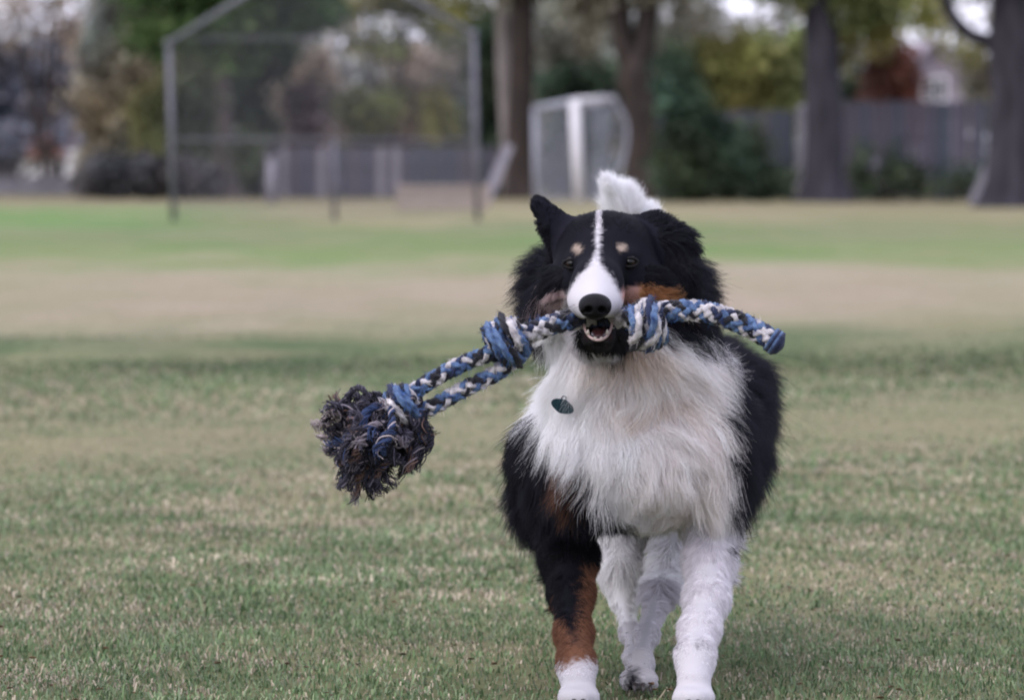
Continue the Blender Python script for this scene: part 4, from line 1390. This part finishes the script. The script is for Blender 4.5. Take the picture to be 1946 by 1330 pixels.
    return pts, rad, col, who


fp, frad, fcol, fwho = grow_fur(500000)
mat_fur = mat_attr('dog_fur', 'fur_color', 0.48, 0.24, 0.52)
fur = add_curves('fur', fp - DOG_ORG, frad, fcol, mat_fur, dog)

# ------------------------------------------------------------------ eyes, nose, mouth
def lathe_ball(name, c, r, mat, parent, seg=20, ring=14, scale=(1, 1, 1)):
    v, f = [], []
    for i in range(ring + 1):
        th = math.pi * i / ring
        for j in range(seg):
            ph = 2 * math.pi * j / seg
            v.append((c[0] + r * scale[0] * math.sin(th) * math.cos(ph), c[1] + r * scale[1] * math.sin(th) * math.sin(ph), c[2] + r * scale[2] * math.cos(th)))
    for i in range(ring):
        for j in range(seg):
            j2 = (j + 1) % seg
            f.append((i * seg + j, (i + 1) * seg + j, (i + 1) * seg + j2, i * seg + j2))
    return mesh_from(name, v, f, mat, parent, True)


def plain(name, c, rough, spec=0.5, coat_=0.0):
    m, nt, p = new_mat(name)
    tx = nt.nodes.new('ShaderNodeTexNoise'); tx.inputs['Scale'].default_value = 400
    mx = nt.nodes.new('ShaderNodeMixRGB'); mx.blend_type = 'MULTIPLY'; mx.inputs[0].default_value = 0.4
    mx.inputs[1].default_value = (*c, 1)
    nt.links.new(tx.outputs[0], mx.inputs[2]); nt.links.new(mx.outputs[0], p.inputs['Base Color'])
    p.inputs['Roughness'].default_value = rough
    p.inputs['Specular IOR Level'].default_value = spec
    p.inputs['Coat Weight'].default_value = coat_
    p.inputs['Coat Roughness'].default_value = 0.05
    return m, nt, p


m_eye, _, _ = plain('eye_brown', (0.014, 0.006, 0.003), 0.35, 0.2, 0.12)
m_pupil, _, _ = plain('eye_pupil', (0.003, 0.003, 0.003), 0.08, 0.3, 0.1)
m_lid, _, _ = plain('eye_rim', (0.006, 0.005, 0.006), 0.7, 0.2)
for ex, ey in ((1086, 501), (1196, 498)):
    s_ = FLD.front(ex, ey)
    c = P(ex, ey, s_ + 0.0046) - DOG_ORG
    e = lathe_ball('eye', c, 0.0090, m_eye, dog)
    lathe_ball('pupil', c + np.array((0, -0.0058, 0.0003)), 0.0048, m_pupil, e, scale=(1, 0.85, 1))
    # lids: dark almond rim round the eye
    rim = []
    for a in np.linspace(0, 2 * np.pi, 25):
        q = np.array((0.0104 * math.cos(a), 0, 0.0056 * math.sin(a) + (-0.0004 if math.sin(a) > 0 else 0)))
        q[1] = -0.0080 + 0.45 * abs(q[0])
        rim.append(c + q)
    v, f = tube_geo(np.array(rim), 0.0021, 8, False)
    mesh_from('eyelid', v, f, m_lid, e, True)


def build_nose():
    c = P(1131, 583, -0.083)
    f = Field(c - 0.034, c + 0.034, 0.0011)
    u = lambda px: pxlen(px * 0.94, 5.92)
    f.ell(c + np.array((0, 0.002, u(2))), (u(30), 0.017, u(21)), 0.006, 'n')
    f.ell(c + np.array((0, 0.003, -u(12))), (u(19), 0.014, u(15)), 0.008, 'n')
    f.ell(c + np.array((-u(17), 0.002, -u(1))), (u(14), 0.015, u(15)), 0.006, 'n')
    f.ell(c + np.array((u(17), 0.002, -u(1))), (u(14), 0.015, u(15)), 0.006, 'n')
    f.ell(c + np.array((0, 0.014, u(6))), (u(30), 0.02, u(20)), 0.008, 'n')
    for s in (-1, 1):
        f.ell(c + np.array((s * u(13), -0.014, -u(5))), (u(7), 0.011, u(6)), 0.003, None, True)
        f.cone(c + np.array((s * u(15), -0.013, -u(7))), u(3.5), c + np.array((s * u(25), -0.006, -u(11))), u(2.2), 0.002, None, True)
    f.cone(c + np.array((0, -0.020, -u(2))), u(1.4), c + np.array((0, -0.015, -u(26))), u(1.6), 0.002, None, True)
    Vn, Qn = f.mesh()
    me = np_mesh('nose', Vn - DOG_ORG, Qn, 4)
    me.polygons.foreach_set('use_smooth', [True] * len(Qn))
    m, nt, p = plain('nose_leather', (0.0035, 0.003, 0.004), 0.6, 0.13, 0.0)
    vo = nt.nodes.new('ShaderNodeTexVoronoi'); vo.inputs['Scale'].default_value = 900
    b = nt.nodes.new('ShaderNodeBump'); b.inputs['Strength'].default_value = 0.35; b.inputs['Distance'].default_value = 0.0006
    tc = nt.nodes.new('ShaderNodeTexCoord')
    nt.links.new(tc.outputs['Object'], vo.inputs['Vector'])
    nt.links.new(vo.outputs['Distance'], b.inputs['Height']); nt.links.new(b.outputs[0], p.inputs['Normal'])
    me.materials.append(m)
    return link_mesh('nose', me, dog)


build_nose()
m_gum, _, _ = plain('gum_pink', (0.62, 0.44, 0.42), 0.35, 0.5, 0.4)
m_tooth, _, _ = plain('tooth_ivory', (0.62, 0.55, 0.48), 0.3)
m_tongue, _, _ = plain('tongue_pink', (0.12, 0.035, 0.042), 0.35, 0.5, 0.3)
lipc = [(1109, 610, -0.012), (1112, 626, -0.032), (1121, 640, -0.052), (1137, 646, -0.060), (1152, 640, -0.052), (1161, 625, -0.032), (1164, 608, -0.012)]
lp = smooth_path([P(*q) for q in lipc], 30) - DOG_ORG
v, f = tube_geo(lp, np.interp(np.linspace(0, 1, 30), [0, .5, 1], [0.0014, 0.0019, 0.0014]), 8)
mesh_from('gum', v, f, m_gum, dog, True)
for i, (tx, ty, td, hgt) in enumerate(((1117, 635, -0.048, 9), (1131, 643, -0.059, 2), (1143, 643, -0.058, 2), (1155, 635, -0.048, 9))):
    a, b = P(tx, ty, td) - DOG_ORG, P(tx + (1136 - tx) * 0.05, ty - hgt, td - 0.002) - DOG_ORG
    v, f = tube_geo([a, a * 0.5 + b * 0.5, b], [0.0024, 0.0019, 0.0006], 8)
    mesh_from('tooth', v, f, m_tooth, dog, True)
tg = smooth_path([P(1138, 634, 0.05), P(1138, 637, 0.01), P(1137, 641, -0.018)], 12) - DOG_ORG
v, f = tube_geo(tg, np.interp(np.linspace(0, 1, 12), [0, .8, 1], [0.010, 0.010, 0.004]), 12)
mesh_from('tongue', v, f, m_tongue, dog, True)
# whiskers
r_ = np.random.default_rng(3)
wp = []
for s in (-1, 1):
    for q in range(7):
        x0 = 1132 + s * r_.uniform(30, 52); y0 = r_.uniform(575, 602)
        a = P(x0, y0, (FLD.front(x0, y0) or 0) + 0.001)
        dd = np.array((s * r_.uniform(0.6, 1), r_.uniform(-0.3, 0.4), r_.uniform(-0.6, 0.2))); dd /= np.linalg.norm(dd)
        L_ = r_.uniform(0.03, 0.05)
        tt = np.linspace(0, 1, 7)[:, None]
        wp.append(a + dd * L_ * tt + np.array((0, 0, -0.010)) * tt ** 2)
wp = np.array(wp)
add_curves('whiskers', wp - DOG_ORG, np.repeat(np.linspace(0.00022, 0.00006, 7)[None], len(wp), 0), np.tile((0.25, 0.24, 0.25), (len(wp), 1)), mat_fur, dog)
# claws
m_claw, _, _ = plain('claw_horn', (0.05, 0.042, 0.04), 0.35)
for (cx, cy, dy, w) in ((1100, 1330, -0.085, 46), (1319, 1331, -0.105, 46), (1215, 1299, 0.115, 42)):
    for u in (-1, -0.36, 0.36, 1):
        fwd = 0.040 if abs(u) < 0.5 else 0.028
        a = P(cx + u * w * 0.52, cy + 4, dy - fwd + 0.008) - DOG_ORG
        b = P(cx + u * w * 0.53, cy + 20, dy - fwd - 0.006) - DOG_ORG
        v, f = tube_geo([a, (a + b) / 2 + np.array((0, -0.003, 0.001)), b], [0.0034, 0.0027, 0.0006], 8)
        mesh_from('claw', v, f, m_claw, dog, True)

# ------------------------------------------------------------------ tag hanging on the chest
tx, ty = 1069, 772
sd = (FLD.front(tx, ty) or 0.1)
tg0 = P(tx, ty, sd - 0.049)
tagroot = tag(empty('dog_tag', tuple(tg0)), 'small dark teal name tag hanging in the white chest fur', 'tag')
m_tag = mat_noise('tag_teal', (0.012, 0.030, 0.042), (0.024, 0.055, 0.068), 300, 0.75, 0.12)
a_ = np.linspace(0, 2 * np.pi, 40, endpoint=False)
rr_ = 0.0118 * (1 + 0.22 * np.cos(2 * a_)) * (1 + 0.08 * np.cos(4 * a_))
th = 0.0012
vv = [(q * math.cos(b), y_, q * math.sin(b) * 0.92) for y_ in (-th, th) for q, b in zip(rr_, a_)]
ff = [tuple(range(39, -1, -1)), tuple(range(40, 80))] + [(i, (i + 1) % 40, (i + 1) % 40 + 40, i + 40) for i in range(40)]
plate = mesh_from('plate', vv, ff, m_tag, tagroot)
plate.rotation_euler = (math.radians(14), math.radians(24), math.radians(14))
ring = [(0.003 * math.cos(b) + 0.002, 0.004, 0.003 * math.sin(b) + 0.0095) for b in np.linspace(0, 2 * np.pi, 25)]
v, f = tube_geo(ring, 0.0010, 8, False)
mesh_from('ring', v, f, M['steel'], tagroot, True)
# ------------------------------------------------------------------ the rope toy held in the jaws
def mat_yarn(name, c1, c2):
    m, nt, p = new_mat(name)
    tc = nt.nodes.new('ShaderNodeTexCoord')
    nz = nt.nodes.new('ShaderNodeTexNoise'); nz.inputs['Scale'].default_value = 110; nz.inputs['Detail'].default_value = 5
    cr = nt.nodes.new('ShaderNodeValToRGB')
    cr.color_ramp.elements[0].position, cr.color_ramp.elements[1].position = 0.3, 0.7
    cr.color_ramp.elements[0].color, cr.color_ramp.elements[1].color = (*c1, 1), (*c2, 1)
    nz2 = nt.nodes.new('ShaderNodeTexNoise'); nz2.inputs['Scale'].default_value = 900; nz2.inputs['Detail'].default_value = 3
    b = nt.nodes.new('ShaderNodeBump'); b.inputs['Strength'].default_value = 1.0; b.inputs['Distance'].default_value = 0.002
    L = nt.links.new
    L(tc.outputs['Object'], nz.inputs['Vector']); L(tc.outputs['Object'], nz2.inputs['Vector'])
    L(nz.outputs[0], cr.inputs[0]); L(cr.outputs[0], p.inputs['Base Color'])
    L(nz2.outputs[0], b.inputs['Height']); L(b.outputs[0], p.inputs['Normal'])
    p.inputs['Roughness'].default_value = 0.85
    p.inputs['Specular IOR Level'].default_value = 0.15
    p.inputs['Sheen Weight'].default_value = 0.15
    return m


YARN = {'blue': mat_yarn('yarn_blue', (0.022, 0.042, 0.120), (0.150, 0.245, 0.420)),
        'navy': mat_yarn('yarn_navy', (0.008, 0.012, 0.036), (0.026, 0.038, 0.095)),
        'white': mat_yarn('yarn_white', (0.26, 0.245, 0.265), (0.74, 0.70, 0.71)),
        'black': mat_yarn('yarn_black', (0.006, 0.006, 0.010), (0.018, 0.018, 0.026))}

ROPE_ORG = P(1135, 606, -0.02)
rope = tag(empty('rope_toy', tuple(ROPE_ORG)), 'knotted blue, white and black rope toy with frayed end, held in the dog jaws', 'rope toy')


def strand_tube(name, pts, rad, col, parent, ply=0.24, sides=12):
    """one yarn strand: a tube whose surface is turned in plies"""
    pts = np.asarray(pts); n = len(pts)
    T, N, B = frames(pts)
    s = np.concatenate(([0], np.cumsum(np.linalg.norm(np.diff(pts, axis=0), axis=1))))
    a = np.linspace(0, 2 * np.pi, sides, endpoint=False)
    rad = np.broadcast_to(np.asarray(rad, float), (n,))
    rr = rad[:, None] * (1 + ply * np.cos(3 * (a[None] + s[:, None] / (rad.mean() * 2.2))))
    v = pts[:, None] + (np.cos(a) * rr)[..., None] * N[:, None] + (np.sin(a) * rr)[..., None] * B[:, None]
    f = [(i * sides + k, i * sides + (k + 1) % sides, (i + 1) * sides + (k + 1) % sides, (i + 1) * sides + k) for i in range(n - 1) for k in range(sides)]
    f.append(tuple(range(sides - 1, -1, -1))); f.append(tuple(range((n - 1) * sides, n * sides)))
    return mesh_from(name, v.reshape(-1, 3) - ROPE_ORG, f, YARN[col], parent, True)


def path_of(ctrl, n):
    return smooth_path([P(*c) for c in ctrl], n)


def braid(parent, path, R, cols, pitch, kind, r_s=None, phase=0.0, taper=None):
    """lay strands along a path. kind 'round': half the strands run one way round, half the other, over and under; 'twist': all one way; 'plait': flat three strand plait"""
    T, N, B = frames(path)
    s = np.concatenate(([0], np.cumsum(np.linalg.norm(np.diff(path, axis=0), axis=1))))
    w = 2 * np.pi * s / pitch
    tp = np.ones(len(path)) if taper is None else taper
    n = len(cols)
    for i, c in enumerate(cols):
        if kind == 'twist':
            a = w + 2 * np.pi * i / n + phase
            off = (np.cos(a) * R * tp)[:, None] * N + (np.sin(a) * R * tp)[:, None] * B
        elif kind == 'round':
            h = n // 2
            sg = 1 if i < h else -1
            a = sg * w + 2 * np.pi * (i % h) / h + phase
            ov = 1 + 0.20 * sg * np.cos(h * w)
            off = (np.cos(a) * R * ov * tp)[:, None] * N + (np.sin(a) * R * ov * tp)[:, None] * B
        else:
            a = w + 2 * np.pi * i / n + phase
            off = (np.cos(a) * R * 1.25 * tp)[:, None] * B + (np.sin(2 * a) * R * 0.62 * tp)[:, None] * N
        strand_tube('strand', path + off, (r_s or R * 0.85) * (0.5 + 0.5 * tp), c, parent)


def part(name):
    o = empty(name, (0, 0, 0))
    o.parent = rope
    return o


U6 = DOG_Y / FPX
# tail end at the right
pe = path_of([(1240, 594, -0.045), (1285, 590, -0.055), (1335, 592, -0.060), (1390, 606, -0.066), (1440, 630, -0.070), (1472, 650, -0.072)], 110)
re_ = part('rope_end')
braid(re_, pe, 13 * U6, ['white', 'blue', 'navy', 'white', 'blue', 'black', 'blue', 'white', 'white', 'navy', 'black', 'blue'], 0.078, 'round', 5.8 * U6, 0.6)
cap = path_of([(1466, 645, -0.072), (1474, 651, -0.072), (1482, 656, -0.073), (1489, 660, -0.073)], 10)
v, f = tube_geo(cap, np.array([17, 20, 21.5, 22, 22, 21.5, 20, 17, 11, 4]) * U6, 16)
mesh_from('end_cap', v - ROPE_ORG, f, YARN['navy'], rope, True)
for k in range(4):
    q = cap[0] + (cap[6] - cap[0]) * k / 4
    T_ = cap[6] - cap[0]; T_ /= np.linalg.norm(T_)
    e1 = np.cross(T_, (0, 1, 0)); e1 /= np.linalg.norm(e1); e2 = np.cross(T_, e1)
    lo_ = [q + (math.cos(a) * e1 + math.sin(a) * e2) * 22 * U6 for a in np.linspace(0, 2 * np.pi, 21)]
    v, f = tube_geo(lo_, 3.2 * U6, 7, False)
    mesh_from('whipping', v - ROPE_ORG, f, YARN['navy' if k % 2 else 'blue'], rope, True)
# middle, through the jaws
pm = path_of([(1215, 606, -0.035), (1186, 604, -0.016), (1165, 603, 0.008), (1138, 602, 0.032), (1110, 603, 0.006), (1092, 605, -0.016), (1075, 608, -0.030), (1040, 620, -0.045), (1000, 634, -0.055), (970, 646, -0.058)], 110)
rm = part('rope_middle')
braid(rm, pm, 13 * U6, ['white', 'white', 'black', 'blue', 'navy', 'black', 'navy', 'black', 'blue', 'black', 'white', 'white'], 0.088, 'round', 5.8 * U6, 0.2)


def knot(centre, axis_px, Rk, rr, turns, width, cols_list, phase, cross=None):
    """rope wound round itself: turns about the rope's axis, each turn a bundle of strands, one bundle drawn across"""
    k = part('knot')
    C = P(*centre)
    ax = np.array((axis_px[0], 0, -axis_px[1]), float); ax /= np.linalg.norm(ax)
    e1 = np.array((0, -1.0, 0)); e2 = np.cross(ax, e1)
    n = int(70 * turns)
    t = np.linspace(0, 1, n)
    a = 2 * np.pi * turns * t + phase
    prof = 0.70 + 0.30 * np.sin(np.pi * t)
    hel = C + ax * ((t - 0.5) * width * U6)[:, None] + (np.cos(a) * Rk * prof * U6)[:, None] * e1 * 0.85 + (np.sin(a) * Rk * prof * U6)[:, None] * e2
    braid(k, hel, rr * 0.56 * U6, cols_list, 0.064, 'twist', rr * 0.38 * U6, phase)
    if cross:
        for cc, cl in cross:
            braid(k, path_of(cc, 50), rr * 0.5 * U6, cl, 0.085, 'twist', rr * 0.48 * U6)
    return k


knot((1231, 618, -0.050), (1, -0.12), 40, 13, 4.2, 56, ['blue', 'white', 'black', 'navy', 'white', 'black'], 0.9,
     [([(1196, 590, -0.070), (1208, 606, -0.092), (1214, 634, -0.090), (1206, 660, -0.062)], ['white', 'blue', 'black']),
      ([(1232, 570, -0.068), (1240, 596, -0.096), (1244, 630, -0.094), (1226, 662, -0.066)], ['blue', 'navy', 'white'])])
knot((962, 650, -0.062), (1, -0.55), 37, 13, 3.6, 58, ['white', 'blue', 'black', 'navy', 'blue', 'black'], 2.2,
     [([(924, 622, -0.072), (938, 640, -0.094), (965, 668, -0.098), (990, 690, -0.076)], ['blue', 'blue', 'black']),
      ([(950, 604, -0.070), (968, 622, -0.094), (985, 645, -0.094), (1004, 668, -0.070)], ['white', 'black', 'blue'])])
# two cords of the loop
for ctrl, cols, ph in (([(965, 650, -0.062), (924, 674, -0.068), (890, 687, -0.070), (858, 702, -0.072), (815, 726, -0.074), (784, 746, -0.074), (760, 762, -0.072)], ['blue', 'blue', 'white', 'black', 'white', 'black', 'blue', 'navy'], 0.3),
                       ([(985, 676, -0.058), (955, 701, -0.062), (924, 720, -0.064), (890, 736, -0.066), (858, 753, -0.068), (818, 775, -0.070), (780, 782, -0.070)], ['white', 'black', 'blue', 'white', 'white', 'blue', 'black', 'blue'], 1.7)):
    c_ = part('rope_cord')
    braid(c_, path_of(ctrl, 170), 9.6 * U6, cols, 0.056, 'round', 5.2 * U6, ph)
knot((764, 768, -0.090), (1, -0.62), 30, 12, 2.9, 46, ['white', 'blue', 'black', 'blue'], 1.2,
     [([(744, 738, -0.096), (756, 752, -0.120), (778, 772, -0.120), (800, 796, -0.098)], ['blue', 'navy', 'blue']),
      ([(724, 766, -0.096), (742, 772, -0.120), (764, 788, -0.118), (786, 806, -0.096)], ['white', 'white', 'black'])])


def tassel():
    """the frayed end: curly, matted yarns bursting from the last knot"""
    r = np.random.default_rng(12)
    C0 = P(732, 792, -0.072)
    P_, R_, C_ = [], [], []
    K = 22
    t = np.linspace(0, 1, K)
    pal = np.array([(0.013, 0.013, 0.019), (0.036, 0.034, 0.046), (0.085, 0.078, 0.105), (0.19, 0.165, 0.185), (0.36, 0.31, 0.315), (0.034, 0.052, 0.115), (0.15, 0.095, 0.080)])
    # matted curls: where each lies (px, py), depth
    spots = [(622, 792, -.10), (608, 822, -.07), (612, 850, -.06), (640, 780, -.06), (634, 858, -.12), (655, 835, -.15), (660, 800, -.13), (668, 765, -.08), (640, 768, -.06),
             (650, 905, -.10), (648, 928, -.07), (672, 925, -.11), (695, 938, -.09), (720, 930, -.08), (735, 905, -.11), (672, 880, -.14), (705, 900, -.13), (700, 860, -.17), (690, 825, -.16),
             (730, 870, -.16), (760, 880, -.12), (765, 850, -.14), (790, 868, -.10), (800, 840, -.11), (815, 880, -.07), (805, 815, -.08), (745, 830, -.16), (775, 825, -.13), (720, 800, -.13),
             (690, 785, -.11), (640, 830, -.01), (690, 890, 0.0), (760, 850, 0.0), (700, 930, -.04), (780, 880, -.03), (720, 840, .02), (655, 890, -.02)]
    for px, py, d in spots:
        if px > 690 and py < 836: d = -0.05                # leaves the knot itself in the open
        for sub in range(4):
            H = P(712 + (px - 712) * 0.87, 853 + (py - 853) * 0.87, d) + r.normal(size=3) * 0.007
            base_c = r.choice(len(pal), p=[.24, .23, .21, .15, .07, .05, .05])
            pale = np.clip((805 - py) / 60, 0, 1) * np.clip((px - 640) / 60, 0, 1)
            if r.random() < pale * 0.8: base_c = r.choice([3, 4, 4])
            st0 = C0 + r.normal(size=3) * 0.008
            ax = H - st0; Ln = np.linalg.norm(ax); ax /= Ln
            e1 = np.cross(ax, r.normal(size=3)); e1 /= np.linalg.norm(e1); e2 = np.cross(ax, e1)
            ph, fq, am = r.random() * 6.28, r.uniform(0.8, 2.0), r.uniform(0.006, 0.013)
            hook = r.normal(size=3) * 0.012
            bow = e1 * r.normal() * 0.016 + np.array((0, 0, 0.010))
            a2 = 2 * np.pi * fq * t + ph
            cur = am * np.sin(np.pi * np.clip(t * 1.05, 0, 1)) ** 0.6 * (0.3 + t)
            spine = st0 + (H - st0) * t[:, None] + np.sin(np.pi * t)[:, None] * bow + (cur * np.cos(a2))[:, None] * e1 + (cur * np.sin(a2))[:, None] * e2
            spine += hook * (np.clip((t - .7) / .3, 0, 1) ** 2)[:, None]
            T, N, B = frames(spine)
            rope_r = r.uniform(0.0030, 0.0046)
            tw = r.uniform(3, 6)
            for q in range(17):
                a0 = r.random() * 6.28; rr = rope_r * np.sqrt(r.random())
                an = a0 + 2 * np.pi * tw * t
                open_ = 1 + 2.4 * np.clip((t - .62) / .38, 0, 1) ** 1.5 * r.random()
                p = spine + (np.cos(an) * rr * open_)[:, None] * N + (np.sin(an) * rr * open_)[:, None] * B
                p[1:] += r.normal(size=(K - 1, 3)) * 0.0005
                P_.append(p); R_.append(np.interp(t, [0, .85, 1], [0.0010, 0.00085, 0.0004]))
                cc = pal[base_c] if r.random() < 0.75 else pal[r.choice(len(pal), p=[.25, .22, .19, .15, .08, .07, .04])]
                C_.append(cc * r.uniform(0.7, 1.4))
    o = add_curves('tassel', np.array(P_) - ROPE_ORG, np.array(R_), np.array(C_), mat_attr('tassel_yarn', 'fur_color', 0.8, 0.15), rope)
    tag(o, kind='stuff')
    # matted core
    b = MB()
    core = smooth_path([C0, P(720, 815, -0.075), P(705, 850, -0.075), P(690, 885, -0.075)], 14)
    v, f = tube_geo(core, np.interp(np.linspace(0, 1, 14), [0, .3, .7, 1], [0.014, 0.028, 0.030, 0.008]), 14, True, 0.12)
    mesh_from('core', v - ROPE_ORG, f, YARN['black'], rope, True)


tassel()


def rope_fuzz():
    """loose fibres standing off the braid"""
    r = np.random.default_rng(4)
    pp, cc = [], []
    for o in list(rope.children_recursive):
        if o.type != 'MESH' or not o.name.startswith('strand'): continue
        me = o.data
        co = np.empty(len(me.vertices) * 3, np.float32); me.vertices.foreach_get('co', co); co = co.reshape(-1, 3)
        no = np.empty(len(me.vertices) * 3, np.float32); me.vertex_normals.foreach_get('vector', no); no = no.reshape(-1, 3)
        base = {'yarn_blue': (0.07, 0.17, 0.45), 'yarn_navy': (0.02, 0.04, 0.15), 'yarn_white': (0.65, 0.6, 0.6), 'yarn_black': (0.02, 0.02, 0.03)}[me.materials[0].name]
        k = r.choice(len(co), min(130, len(co)))
        t = np.linspace(0, 1, 5)[None, :, None]
        d = no[k] + r.normal(size=(len(k), 3)) * 0.8
        d /= np.linalg.norm(d, axis=1)[:, None]
        c2 = r.normal(size=(len(k), 3)) * 0.5
        L = r.uniform(0.002, 0.005, len(k))[:, None, None]
        pp.append(co[k][:, None] + L * (d[:, None] * t + c2[:, None] * t ** 2)); cc.append(np.tile(base, (len(k), 1)))
    pp = np.concatenate(pp); cc = np.concatenate(cc)
    o = add_curves('loose_fibres', pp, np.repeat(np.linspace(0.00022, 0.0001, 5)[None], len(pp), 0), cc, mat_attr('fibre', 'fur_color', 0.8, 0.1), rope)
    tag(o, kind='stuff')


rope_fuzz()
# ------------------------------------------------------------------ grass blades on the near field
def grow_grass():
    r = np.random.default_rng(21)
    zones = ((4.9, 7.2, 2.4, 17000), (7.2, 9.5, 2.8, 9500), (9.5, 13.0, 3.4, 4300), (13.0, 19.5, 4.4, 1700))
    roots, hs, ws = [], [], []
    for y0, y1, hw, dens in zones:
        n = int((y1 - y0) * 2 * hw * dens)
        x = r.uniform(-hw, hw, n) + (0.0); y = r.uniform(y0, y1, n)
        roots.append(np.stack((x, y, np.zeros(n)), 1))
        hs.append(np.full(n, 1.0)); ws.append(np.full(n, {17000: 0.0014, 9500: 0.0019, 4300: 0.0029, 1700: 0.0046}[dens]))
    p = np.concatenate(roots); wdt = np.concatenate(ws)
    n = len(p)
    # the turf grows in tufts and thin places
    thick = 0.5 + 0.5 * snoise(p * (1, 0.6, 1), 9, 31, 3)
    patch = snoise(p * (1, 0.55, 1), 3.4, 32, 3)
    half = np.interp(p[:, 1], [4.9, 7, 9, 13, 19.5], [2.4, 2.4, 2.8, 3.4, 4.4])
    edge = np.clip((half - np.abs(p[:, 0])) / (0.45 * half), 0, 1) * np.clip((p[:, 1] - 4.9) / 0.5, 0, 1) * np.clip((19.5 - p[:, 1]) / 3.0, 0, 1)
    keep = r.random(n) < np.clip(0.35 + 0.75 * thick, 0, 1) * edge
    p, wdt, thick, patch = p[keep], wdt[keep], thick[keep], patch[keep]
    n = len(p)
    dryp = np.clip(0.38 + 0.30 * patch + 0.42 * snoise(p, 15, 33, 2) + 0.32 * snoise(p, 38, 36, 2) + np.interp(p[:, 1], [6, 7.5, 9, 11.5, 14, 16, 17.5, 19], [-0.06, -0.04, 0.02, 0.16, 0.08, -0.12, -0.40, 0.05]), 0.05, 0.92)
    dry = r.random(n) < dryp
    h = r.gamma(3.4, 0.0030, n).clip(0.004, 0.026) * (0.55 + 0.7 * thick)
    h[dry] *= 0.8
    tall = r.random(n) < 0.012
    h[tall] *= 1.9
    az = r.uniform(0, 2 * np.pi, n)
    lean = np.abs(r.normal(0.0, 0.75, n)) + np.where(dry, 1.0, 0.65)
    dirv = np.stack((np.cos(az), np.sin(az), np.zeros(n)), 1)
    side = np.stack((-np.sin(az + r.normal(0, .5, n)), np.cos(az), np.zeros(n)), 1)
    up = np.array((0, 0, 1.0))
    l1 = np.sin(np.minimum(lean * 0.7, 1.35))[:, None] * dirv + np.cos(np.minimum(lean * 0.7, 1.35))[:, None] * up
    l2 = np.sin(np.minimum(lean * 1.5, 1.7))[:, None] * dirv + np.cos(np.minimum(lean * 1.5, 1.7))[:, None] * up
    a = p - np.array((0, 0, 0.006))
    m = p + l1 * h[:, None] * 0.55
    tip = m + l2 * h[:, None] * 0.55
    s = side * wdt[:, None]
    v = np.stack((a - s, a + s, m - s * 0.8, m + s * 0.8, tip), 1).reshape(-1, 3)
    i = np.arange(n)[:, None] * 5
    f = np.concatenate((i + [0, 1, 3], i + [0, 3, 2], i + [2, 3, 4]), 0)
    me = np_mesh('grass', v, f, 3)
    green = np.array([(0.096, 0.156, 0.070), (0.150, 0.220, 0.102), (0.215, 0.268, 0.145), (0.174, 0.216, 0.132)])
    straw = np.array([(0.380, 0.335, 0.235), (0.480, 0.420, 0.315), (0.250, 0.210, 0.145), (0.430, 0.365, 0.290)])
    strip = np.interp(p[:, 1], [15.0, 16.0, 18.6, 19.5], [1.0, 0.62, 0.62, 1.0]) * np.exp(0.22 * snoise(p, 22, 37, 2) + 0.12 * snoise(p, 7, 38, 2))
    c = strip[:, None] * np.where(dry[:, None], straw[r.integers(0, 4, n)], green[r.integers(0, 4, n)]) * r.uniform(0.75, 1.25, n)[:, None]
    ca = me.attributes.new('blade_color', 'FLOAT_COLOR', 'POINT')
    cv = np.repeat(np.concatenate((c, np.ones((n, 1))), 1), 5, 0)
    ca.data.foreach_set('color', cv.astype(np.float32).ravel())
    me.materials.append(mat_attr('grass_blade', 'blade_color', 0.7, 0.15, 0.3))
    o = link_mesh('grass', me)
    tag(o, 'short mixed green and straw coloured grass of the near field', kind='stuff')


grow_grass()


def scatter_leaves():
    """dead leaves and bits of twig fallen in the turf"""
    r = np.random.default_rng(55)
    n = 500
    y = 5.8 + r.random(n) ** 1.6 * 9
    x = r.uniform(-0.26, 0.26, n) * y * 0.55
    v, f = [], []
    for i in range(n):
        s = r.uniform(0.0025, 0.0065); a = r.random() * 6.28; c, q = math.cos(a), math.sin(a)
        z = r.uniform(0.008, 0.016); cu = r.uniform(0.2, 0.7) * s
        pts = [(-1, 0, 0.2), (-0.4, 0.42, 0.9), (0.4, 0.4, 0.8), (1, 0, 0.1), (0.4, -0.4, 0.9), (-0.4, -0.42, 0.8), (0, 0, 0)]
        b = len(v)
        v += [(x[i] + s * (c * u - q * w), y[i] + s * (q * u + c * w), z + cu * h) for u, w, h in pts]
        f += [(b + k, b + (k + 1) % 6, b + 6) for k in range(6)]
    o = mesh_from('leaf_litter', v, f, mat_noise('dead_leaf', (0.035, 0.022, 0.014), (0.22, 0.14, 0.08), 3, 0.8))
    tag(o, 'scattered small brown dead leaves lying in the near turf', kind='stuff')


scatter_leaves()
